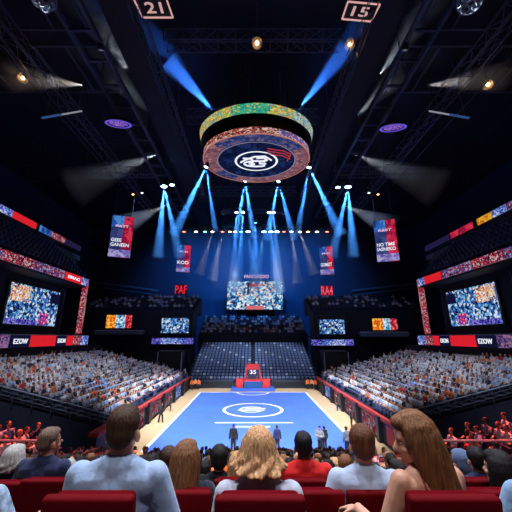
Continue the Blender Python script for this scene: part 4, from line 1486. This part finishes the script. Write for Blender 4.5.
# end stand, balcony, corner and upper tiers
for r in range(14):
    y, z = 55.45 + r * 0.9, 0.6 + r * 0.42
    for j in range(-16, 17):
        if j == 0:
            continue
        M = Matrix.Translation((j * 0.66, y, z)) @ Matrix.Scale(1.15, 4)
        stuff_add('seats_end', SEATB if (j * 7 + r * 3) % 11 else SEATW, M)
for r in range(7):
    y, z = 70.55 + r * 0.9, 8.6 + r * 0.6
    for j in range(-17, 18):
        M = Matrix.Translation((j * 0.68, y, z)) @ Matrix.Scale(1.15, 4)
        stuff_add('seats_balcony', SEATN, M)
        if rnd.random() < 0.6:
            stuff_add('crowd_balcony', TINY[rnd.choices(range(9), W_FAR)[0]][1], M)
for sx, side in ((-1, 'left'), (1, 'right')):
    for r in range(6):
        y, z = 63.2 + r * 1.3, 13.0 + r * 0.55 + 0.55
        for j in range(26):
            x = 12.9 + j * 0.85
            M = Matrix.Translation((sx * x, y, z)) @ Matrix.Scale(1.2, 4)
            stuff_add('seats_corner_' + side, SEATN, M)
            if rnd.random() < 0.4:
                stuff_add('crowd_corner_' + side, TINY[rnd.choices(range(9), W_FAR)[0]][1], M)
    for r in range(7):
        x, z = 27.1 + r * 0.95, 17.25 + r * 0.85
        for j in range(int(32 / 0.8)):
            M = mat_at(sx, x, 16 + 0.8 * j, z, 0, 1.2)
            stuff_add('seats_upper_' + side, SEATN, M)

# ------------------------------------------------------------------ the raised near corners, lit red
for sx, side in ((-1, 'left'), (1, 'right')):
    mb = MB()
    for i in range(9):
        a, b = sorted((sx * (8.3 + 0.85 * i), sx * 17))
        mb.span((a, 11.6, 2.0), (b, 15.4, 2.85 + 0.2 * i))
    struct(mb, 'terrace_corner_near_' + side, M_CONC)
    hr = empty('handrail', (sx * 9, 11.2, 3.0), 'thin pale handrail running before the red lit %s corner seats' % side, 'handrail')
    a, b = sorted((sx * 6.3, sx * 14))
    MB().tube((a, 11.2, 4.72), (b, 11.2, 4.72), 0.04, 6).build('top_rail', M_LEDGE, hr)
    for k in range(6):
        x = sx * (6.5 + k * 1.45)
        MB().tube((x, 11.2, 2.9), (x, 11.2, 4.72), 0.03, 6).build('post', M_STEEL, hr)
    # the railing along the near end of the side stand
    rl = empty('end_railing', (sx * 14, 24.2, 2), 'dark railing stepping up the near end of the %s stand' % side, 'railing')
    lo, hi = V((sx * 10.4, 24.35, 2.55)), V((sx * 25.4, 24.35, 6.0))
    for k in range(3):
        MB().tube(lo - V((0, 0, 0.28 * k)), hi - V((0, 0, 0.28 * k)), 0.035 if k else 0.055, 6).build('rail', M_LEDGE if k == 0 else M_STEEL, rl)
    for k in range(11):
        p = lo.lerp(hi, k / 10)
        MB().tube(p, p - V((0, 0, 1.0)), 0.04, 6).build('post', M_STEEL, rl)
    n = 0
    for i in range(7):
        for j in range(6):
            x, y, z = 8.75 + 0.85 * i, 12.0 + 0.58 * j + rnd.uniform(-0.1, 0.1), 2.85 + 0.2 * i
            M = mat_at(sx, x, y, z)
            stuff_add('seats_corner_near_' + side, SEATN, M)
            if rnd.random() < 0.8:
                kd = rnd.choices(range(9), [6, 4, 2, 2, 2, 5, 4, 2, 3])[0]
                c = TINY[kd][0].replace('_', ' ')
                o = bpy.data.objects.new('person', TINY[kd][1])
                link(o)
                o.matrix_world = mat_at(sx, x, y, z, rnd.uniform(-0.5, 0.5))
                tag(o, 'person in a %s top, red lit near %s corner, %s row out' % (c, side, nth(i)), 'person', 'people in %s tops, %s row of the near %s corner' % (c, nth(i), side))
                n += 1

for key, (vs, fs, mi, ml) in SEAT_STUFF.items():
    kind, place = key.split('_', 1)
    me = bpy.data.meshes.new(kind)
    me.from_pydata([tuple(v) for v in vs], [], fs)
    for m in ml:
        me.materials.append(m)
    me.polygons.foreach_set('material_index', mi)
    me.update()
    o = bpy.data.objects.new('seating' if kind == 'seats' else 'crowd', me)
    link(o)
    pl = place.replace('_', ' ').replace('corner near left', 'red lit near left corner').replace('corner near right', 'red lit near right corner')
    tag(o, ('many seats filling the %s tier of the arena' if kind == 'seats' else 'many seated people filling the %s tier of the arena') % pl, 'seating' if kind == 'seats' else 'crowd', kind='stuff')
# ------------------------------------------------------------------ red theatre seats of the near rows
M_REDSEAT = pbr('red_upholstery', hexc(88, 2, 12), 0.9, var=0.12, scale=6, bump=0.15, bscale=50, spec=0.04)
M_REDSHELL = pbr('red_shell', hexc(94, 2, 12), 0.8, var=0.1, scale=3, spec=0.08)


def rounded(mb_size, c, R, bev, name, mat, parent):
    o = MB().box((0, 0, 0), mb_size).build(name, mat, parent, local=True)
    bevel(o, bev, 4)
    o.data.transform(Matrix.Translation(c) @ R.to_4x4())
    return o


def make_theatre_seat():
    t = empty('theatre_seat', (0, 0, 0))
    tilt = Euler((0.13, 0, 0)).to_matrix()
    rounded((0.50, 0.055, 0.72), V((0, -0.27, 0.70)), tilt, 0.026, 'back_shell', M_REDSHELL, t)
    rounded((0.46, 0.09, 0.66), V((0, -0.215, 0.715)), tilt, 0.04, 'backrest', M_REDSEAT, t)
    rounded((0.46, 0.46, 0.11), V((0, 0.02, 0.40)), Euler((0.05, 0, 0)).to_matrix(), 0.045, 'seat', M_REDSEAT, t)
    for q in (-1, 1):
        rounded((0.07, 0.36, 0.05), V((q * 0.285, 0.03, 0.66)), Euler((0, 0, 0)).to_matrix(), 0.022, 'armrest', M_REDSHELL, t)
        MB().box((q * 0.285, -0.02, 0.33), (0.05, 0.30, 0.64)).build('side_frame', M_BLACK, t, local=True)
    return t


SEAT0 = make_theatre_seat()
SEAT_FIRST = [True]


def theatre_seat(x, D, floor, label, rz=0.0, s=1.0, group=None, sw=0.84):
    o = SEAT0 if SEAT_FIRST[0] else copy_tree(SEAT0)
    SEAT_FIRST[0] = False
    o.location = (x, D, floor)
    o.rotation_euler = (0, 0, rz)
    o.scale = (sw, 1, s)
    return tag(o, label, 'seat', group)


# ------------------------------------------------------------------ the people of the near rows
T_WHITE = cloth('tee_pale_grey', hexc(176, 178, 196))
T_BLUE = cloth('shirt_pale_blue', hexc(150, 172, 206))
T_LIGHT = cloth('tee_light_blue_grey', hexc(166, 180, 206))
T_NAVY = cloth('tee_dark_navy', hexc(24, 30, 48))
T_RED = cloth('tee_red', hexc(206, 30, 30))
T_CORAL = cloth('top_rust', hexc(120, 50, 44))
T_PRINT = pbr('print_blouse', hexc(140, 160, 186), 0.8, var=0.6, scale=26)
T_DENIMJ = cloth('denim_jacket', hexc(120, 150, 186), 0.3)
A, B, C = 1.95, 2.6, 3.3
FA, FB, FC = nfloor(A), nfloor(B), nfloor(C)


def hd(u, v, D):
    return at(u, v, D)


# fair long bob in the middle
F = Fig(slim=1.04, hyaw=0.12)
person('blond woman with wavy shoulder length hair and pale grey tee, middle of nearest row', hd(258, 452, A), FA, F, SKIN, T_WHITE, 0.6,
       lambda m, f: (cap_hair(m, f, 0.012), locks(m, f, 24, -1.9, 1.9, 0.07, 0.055, 0.022, 3, 0.9)), H_BLOND)
# dark haired man, left of the nearest row
F = Fig(slim=1.12, hyaw=0.05, arms={1: ((0.30, 0.06, 0.68), (0.24, 0.34, 0.62))})
person('broad shouldered man with short dark hair and pale blue shirt in the nearest row', hd(124.5, 431, A), FA, F, SKIN, T_BLUE, 1.55,
       lambda m, f: cap_hair(m, f, 0.004), H_BROWN)
# profile woman
F = Fig(slim=0.98, turn=0.30, hyaw=1.05, htilt=-0.22, side=0.05, arms={-1: ((-0.25, -0.02, 0.72), (-0.30, 0.20, 0.74))})
person('bare shouldered woman with very long brown hair turned in profile to the left', hd(411, 438, A), FA, F, SKIN, T_CORAL, 0,
       lambda m, f: (cap_hair(m, f, 0.008), locks(m, f, 24, -1.95, 1.7, 0.50, 0.0, 0.026, 8, 0.3, back=0.02)), H_LONGBROWN, strap=True,
       hands={-1: dict(d=(-0.5, 0.8, -0.25), n=(0, 0.1, 1), curl=0.9)})
# long brown hair, navy tee
F = Fig(slim=0.98, hyaw=-0.25, arms={1: ((0.27, 0.03, 0.66), (0.20, 0.28, 0.60))})
person('woman with long straight brown hair and dark navy tee in the second row', hd(187, 459, B - 0.1), FB, F, SKIN, T_NAVY, 0.8,
       lambda m, f: (cap_hair(m, f, 0.010), locks(m, f, 22, -1.8, 1.8, 0.40, 0.05, 0.026, 5, 0.3, back=0.05)), H_LONGBROWN)
# brown haired young man
F = Fig(slim=1.06, hyaw=-0.2, side=0.03, lean=0.08, arms={-1: ((-0.29, -0.02, 0.70), (-0.34, 0.16, 0.62))})
person('young brown haired man in a light blue grey tee beside the profile woman', hd(362, 445, B - 0.15), FB, F, SKIN, T_LIGHT, 1.4,
       lambda m, f: cap_hair(m, f, 0.006), H_AUBURN, hands={-1: dict(d=(-0.8, 0.5, -0.1), n=(0, 0, 1), curl=0.5)})
# man in red
F = Fig(slim=1.18)
person('man with black hair in a bright red tee, seated before the pale red seat backs', hd(303, 446, C), FC, F, SKIN_DARK, T_RED, 0.7,
       lambda m, f: cap_hair(m, f, 0.008), H_BLACK)
# left side, second row
F = Fig(slim=1.05, hyaw=-0.35)
person('man with cropped greying brown hair, second from the left along the near rows', hd(50.5, 442, C), FC, F, SKIN_TAN, TOP['navy'], 0.7,
       lambda m, f: cap_hair(m, f, 0.002), hairmat('hair_ash', hexc(112, 90, 78)))
F = Fig(slim=1.0, hyaw=0.1, lean=0.1)
person('white haired person in dark clothes at the far left of the second rows', hd(14, 460, C), FC - 0.1, F, SKIN, TOP['navy'], 0.9,
       lambda m, f: (cap_hair(m, f, 0.012), locks(m, f, 12, -1.8, 1.8, 0.07, 0.0, 0.022, 2, 0.8)), H_GREY)
# edge figures
F = Fig(slim=1.05, arms={1: ((0.31, 0.0, 0.76), (0.36, 0.27, 0.79))})
p0 = at(-24, 457, A)
person('person in a patterned blue blouse at the left edge, forearm on the red armrest', p0, FA, F, SKIN, T_PRINT, 0.85, lambda m, f: cap_hair(m, f, 0.01), H_BROWN,
       hands={1: dict(d=(0.3, 0.9, -0.1), n=(0, 0, 1), curl=0.6)})
F = Fig(slim=1.1, arms={-1: ((-0.30, 0.03, 0.72), (-0.22, 0.3, 0.66))})
person('person in a pale denim jacket at the right edge of the nearest row', at(537, 452, A), FA, F, SKIN, T_DENIMJ, 1.9, lambda m, f: cap_hair(m, f, 0.01), H_BROWN)
# second and third row fillers seen between them
F = Fig(slim=0.95, hyaw=0.2)
person('blond woman in a pale blue top half hidden behind the fair haired woman', hd(238, 465, C), FC - 0.02, F, SKIN, TOP['pale_blue'], 0.7,
       lambda m, f: (cap_hair(m, f, 0.010), locks(m, f, 18, -1.9, 1.9, 0.24, 0.02, 0.026, 12, 0.3)), H_BLOND)
F = Fig(slim=1.0)
person('person with a blue grey cap on, behind the profile woman on the right', hd(461, 463, 4.12), nfloor(4.12), F, SKIN, TOP['grey'], 0.7,
       lambda m, f: cap_hair(m, f, 0.012), cloth('cap_blue_grey', hexc(88, 104, 140)))
F = Fig(slim=1.1, hyaw=-0.2)
person('dark haired man in a navy shirt on the right behind the red seats', hd(476, 460, C), FC, F, SKIN, TOP['navy'], 0.8,
       lambda m, f: cap_hair(m, f, 0.008), H_BLACK)
F = Fig(slim=0.95, hyaw=0.5, lean=0.05)
person('woman with long black hair near the right edge behind the red seats', hd(497, 468, B + 0.2), FB - 0.2, F, SKIN, TOP['black'], 0.8,
       lambda m, f: (cap_hair(m, f, 0.010), locks(m, f, 20, -1.9, 1.9, 0.38, 0.03, 0.026, 15, 0.3)), H_BLACK)
F = Fig(slim=1.0, hyaw=0.4, lean=0.1)
person('person with wavy brown hair and blue jacket just right of the dark haired man', hd(168, 461, C), FC - 0.1, F, SKIN, TOP['teal'], 0.9,
       lambda m, f: cap_hair(m, f, 0.008), H_BROWN)
F = Fig(slim=1.0, hyaw=0.1)
person('dark haired person in black hunched behind the navy tee woman', hd(219, 459, 4.12), nfloor(4.12), F, SKIN, TOP['black'], 0.9,
       lambda m, f: cap_hair(m, f, 0.016), H_BLACK)

# seats of the near rows (their places along the rows read off the people in them)
for u, D, fl, lab in ((101, A, FA, 'red theatre seat with dark padded back, the near one on the left'), (259.5, A, FA, 'red theatre seat of the blond woman in the middle of the nearest row'),
                      (439, A, FA, 'red theatre seat in front of us on the right, holding the profile woman'), (-44, A, FA, 'red theatre seat at the left edge of the nearest row'),
                      (548, A, FA, 'red theatre seat at the right edge of the nearest row'),
                      (187, B, FB, 'red theatre seat of the navy tee woman in the second row'), (368, B, FB, 'red theatre seat of the young man in the light tee'),
                      (313, B, FB, 'empty red theatre seat between the blond woman and the young man'), (486, B, FB, 'red theatre seat of the black haired woman on the right'),
                      (50, C, FC, 'red theatre seat of the man with cropped greying hair'), (12, C, FC - 0.02, 'red theatre seat of the white haired person'), (432, B, FB, 'empty red theatre seat hidden behind the profile woman'),
                      (303, C, FC, 'red theatre seat of the man in red'), (478, C, FC, 'red theatre seat of the dark haired man in navy'), (236, C, FC, 'red theatre seat of the half hidden blond woman'),
                      (166, C, FC, 'red theatre seat of the person in the blue jacket')):
    x = at(u, 486, D - 0.2).x
    theatre_seat(x, D, fl, lab, s=1.0 if D < 2 else 0.94, sw=0.84 if D < 2 else 0.73)

# ------------------------------------------------------------------ the rows below: one of each figure, then copies
def crowd_proto(F, hairf, hairm, sleeve, nm='person'):
    mb = MB()
    F.torso(mb)
    F.arms_(mb)
    F.legs_(mb)
    F.feet_(mb)
    F.head_(mb, False)
    for q in (-1, 1):
        b, c = F.arm[q]
        mb.capsule(c, c + (c - b).normalized() * 0.12, 0.034, 0.024, 8)
    o = fuse(nm, mb, 0.019, SKIN, 2)
    mb = MB()
    F.torso(mb, 0.018)
    F.arms_(mb, 0.016, upto=sleeve)
    sh = fuse('shirt', mb, 0.02, TOP['white'], 2, o)
    mb = MB()
    F.legs_(mb, 0.016, 0.95)
    mb.ball(V(F.hip), (0.18, 0.145, 0.12), 12, 8)
    fuse('trousers', mb, 0.024, DENIM, 2, o)
    mb = MB()
    hairf(mb, F)
    fuse('hair', mb, 0.012, hairm, 1, o, strands=(0.006, 8, 8, F.head))
    return o


short = lambda m, f: cap_hair(m, f, 0.008)
longh = lambda m, f: (cap_hair(m, f, 0.012), locks(m, f, 14, -1.9, 1.9, 0.30, 0.03, 0.032, 4, 0.3))
bob = lambda m, f: (cap_hair(m, f, 0.012), locks(m, f, 12, -1.9, 1.9, 0.14, 0.02, 0.032, 6, 0.3))
PROTO = [('short', crowd_proto(Fig(slim=1.08), short, H_BROWN, 0.6)), ('short', crowd_proto(Fig(slim=1.05, hyaw=0.6, lean=0.1), short, H_BROWN, 1.5)),
         ('long', crowd_proto(Fig(slim=0.95, hyaw=-0.3), longh, H_LONGBROWN, 0.6)), ('bobbed', crowd_proto(Fig(slim=0.97, hyaw=0.3, side=0.06), bob, H_LONGBROWN, 1.2)),
         ('short', crowd_proto(Fig(slim=1.1, hyaw=-0.5, lean=0.22), short, H_BROWN, 1.8))]
USED = [False] * len(PROTO)
HAIRS = [('brown', H_BROWN), ('black', H_BLACK), ('fair', H_BLOND), ('auburn', H_AUBURN), ('grey', H_GREY), ('dark', H_BLACK), ('brown', H_LONGBROWN)]
rnd = random.Random(5)


def put_mat(o, m):
    o.material_slots[0].link = 'OBJECT'
    o.material_slots[0].material = m


seat_bm = MB()
seat_bm.box((0, 0.02, 0.40), (0.46, 0.44, 0.10)).box((0, -0.24, 0.72), (0.48, 0.08, 0.72), Euler((0.1, 0, 0)).to_matrix()).box((0, -0.15, 0.2), (0.4, 0.1, 0.4))
ROWSEAT = seat_bm.mesh('theatre_seat', M_REDSHELL)
taken = [(at(u, 450, D).x, D) for u, D in ((461, 4.12), (219, 4.12))]
NMID = 0
MIDSTUFF = []
rows = [D for D in ROW_D if D > 3.6]
for ri, D in enumerate(rows):
    fl = max(0.05, nfloor(D))
    half = 0.90 * (D * CT + 2) * 0.98
    n = int(half / 0.60)
    k = 0
    for j in range(-n, n + 1):
        x = j * 0.60 + (0.3 if ri % 2 else 0) + rnd.uniform(-0.06, 0.06)
        if D > 11.2 and abs(x) > 8.0 and D < 18.8:
            continue
        if D > 9.7:
            if D > 20.5:
                continue
            kd = rnd.choices(range(9), [4, 4, 3, 5, 1, 2, 3, 4, 5])[0]
            if rnd.random() < 0.85:
                M = Matrix.Translation((x, D, fl)) @ Matrix.Rotation(PI + rnd.uniform(-0.3, 0.3), 4, 'Z') @ Matrix.Scale(rnd.uniform(0.95, 1.06), 4)
                MIDSTUFF.append((kd, M))
            continue
        if any(abs(x - a) < 0.45 and abs(D - b) < 0.45 for a, b in taken):
            continue
        if rnd.random() < 0.10:
            continue
        pi = rnd.randrange(len(PROTO))
        hn, pr = PROTO[pi]
        o = pr if not USED[pi] else copy_tree(pr)
        USED[pi] = True
        s = rnd.uniform(0.93, 1.05)
        o.location = (x, D + rnd.uniform(-0.04, 0.04), fl)
        o.rotation_euler = (0, 0, rnd.uniform(-0.25, 0.25))
        o.scale = (s, s, s)
        cn = rnd.choices(list(TOP), [5, 3, 8, 8, 1, 2, 4, 4, 1, 2])[0]
        hc, hm = rnd.choices(HAIRS, [5, 5, 3, 2, 1, 4, 3])[0]
        put_mat(o, rnd.choices([SKIN, SKIN_TAN, SKIN_DARK], [6, 3, 2])[0])
        for c in kids(o):
            b = c.name.split('.')[0]
            if b == 'shirt':
                put_mat(c, TOP[cn])
            elif b == 'hair':
                put_mat(c, hm)
        tag(o, '%s haired person in %s top, %s from left, %s lower near row' % (hc, cn.replace('_', ' '), nth(k), nth(ri)), 'person', 'people in the lower near rows')
        st = bpy.data.objects.new('theatre_seat', ROWSEAT)
        link(st)
        st.location = (x, D, fl)
        tag(st, 'red seat under the %s person from the left in the %s lower near row' % (nth(k), nth(ri)), 'seat', 'red seats of the lower near rows')
        k += 1
        NMID += 1
print('MID CROWD', NMID)
vs, fs, mi, ml = [], [], [], []
for kd, M in MIDSTUFF:
    me = TINY[kd][1]
    b = len(vs)
    vs.extend(M @ v.co for v in me.vertices)
    idx = []
    for m in me.materials:
        if m not in ml:
            ml.append(m)
        idx.append(ml.index(m))
    for p in me.polygons:
        fs.append([b + i for i in p.vertices])
        mi.append(idx[p.material_index])
me = bpy.data.meshes.new('crowd')
me.from_pydata([tuple(v) for v in vs], [], fs)
for m in ml:
    me.materials.append(m)
me.polygons.foreach_set('material_index', mi)
tag(link(bpy.data.objects.new('crowd', me)), 'many seated people filling the lowest near rows down to the mat', 'crowd', kind='stuff')

# ------------------------------------------------------------------ people standing round the mat
def stander(u, D, top, legs, skin, hairm, yaw, label, step=0.0, arms=None, h=1.0, zf=0.02):
    F = Fig(False, arms=arms, step=step)
    mb = MB()
    F.torso(mb)
    F.arms_(mb)
    F.legs_(mb)
    F.feet_(mb)
    F.head_(mb, False)
    for q in (-1, 1):
        b, c = F.arm[q]
        hand_shape(mb, c, (c - b), (q, 0, 0), q, 0.5)
    x = at(u, 400, D).x if isinstance(u, (int, float)) else u[0]
    o = fuse('person', mb, 0.014, skin, 2)
    o.location = (x, D, zf)
    o.rotation_euler = (0, 0, yaw)
    o.scale = (h, h, h)
    mb = MB()
    F.torso(mb, 0.018)
    F.arms_(mb, 0.015, upto=1.9)
    fuse('jacket', mb, 0.018, top, 2, o)
    mb = MB()
    F.legs_(mb, 0.014, 0.97)
    mb.ball(V(F.hip) + V((0, 0, -0.02)), (0.17, 0.13, 0.12), 12, 8)
    fuse('trousers', mb, 0.018, legs, 2, o)
    mb = MB()
    cap_hair(mb, F, 0.008)
    fuse('hair', mb, 0.014, hairm, 1, o)
    return tag(o, label, 'person')


BC, NV, GR = BLACKCLOTH, TOP['navy'], TOP['grey']
folded = {-1: ((-0.27, 0.04, 1.09), (-0.03, 0.22, 1.10)), 1: ((0.27, 0.04, 1.09), (0.03, 0.20, 1.12))}
stander(234, 24.3, BC, BC, SKIN_DARK, H_BLACK, PI * 0.95, 'person in a dark suit standing at the near edge of the mat, facing the stand', h=1.16)
stander(276.5, 24.5, NV, BC, SKIN, H_BROWN, 0.1, 'person in navy standing at the near edge right of the blond woman', h=1.08)
stander(318, 24.1, GR, BC, SKIN_TAN, H_BLACK, 2.6, 'person in grey standing at the near edge of the mat beside a dark clad one', arms=folded, h=1.12)
stander(322.5, 24.8, BC, BC, SKIN, H_BLACK, 0.3, 'person in black standing close beside the grey clad one at the near edge', h=1.0)
stander(344, 23.9, GR, NV, SKIN, H_BROWN, 0.4, 'person in grey standing at the near right corner of the mat', h=1.12)
stander(162, 32.5, BC, BC, SKIN, H_BLACK, -0.9, 'person in a black suit walking along the left barrier', step=0.1, h=1.1)
stander(171, 37.0, BC, BC, SKIN, H_BLACK, -1.4, 'person in black standing farther along the left barrier', h=1.05)
stander(350, 30.2, BC, BC, SKIN, H_BLACK, 1.2, 'person in black standing at the advert board of the right barrier', h=1.1)
stander(337, 37.5, BC, NV, SKIN, H_BROWN, 1.4, 'person in black standing farther along the right barrier', h=1.05)
for k, (u, D) in enumerate(((191, 51.6), (194.5, 52.3), (198, 52.0))):
    stander(u, D, TOP['orange' if k != 1 else 'peach'], BC, SKIN, H_BROWN, PI, '%s person from the left in an orange vest at the far left corner' % nth(k))
for k, (u, D) in enumerate(((308.5, 52.0), (312.5, 52.3), (316, 51.6))):
    stander(u, D, TOP['orange' if k != 1 else 'peach'], BC, SKIN, H_BROWN, PI, '%s person from the left in an orange vest at the far right corner' % nth(k))
for k, (u, D) in enumerate(((247.5, 52.0), (257, 52.0))):
    stander(u, D, TOP['red'], BC, SKIN, H_BLACK, PI, '%s person in red standing behind the far desk cabinets' % ('left' if k == 0 else 'right'), zf=0.5)
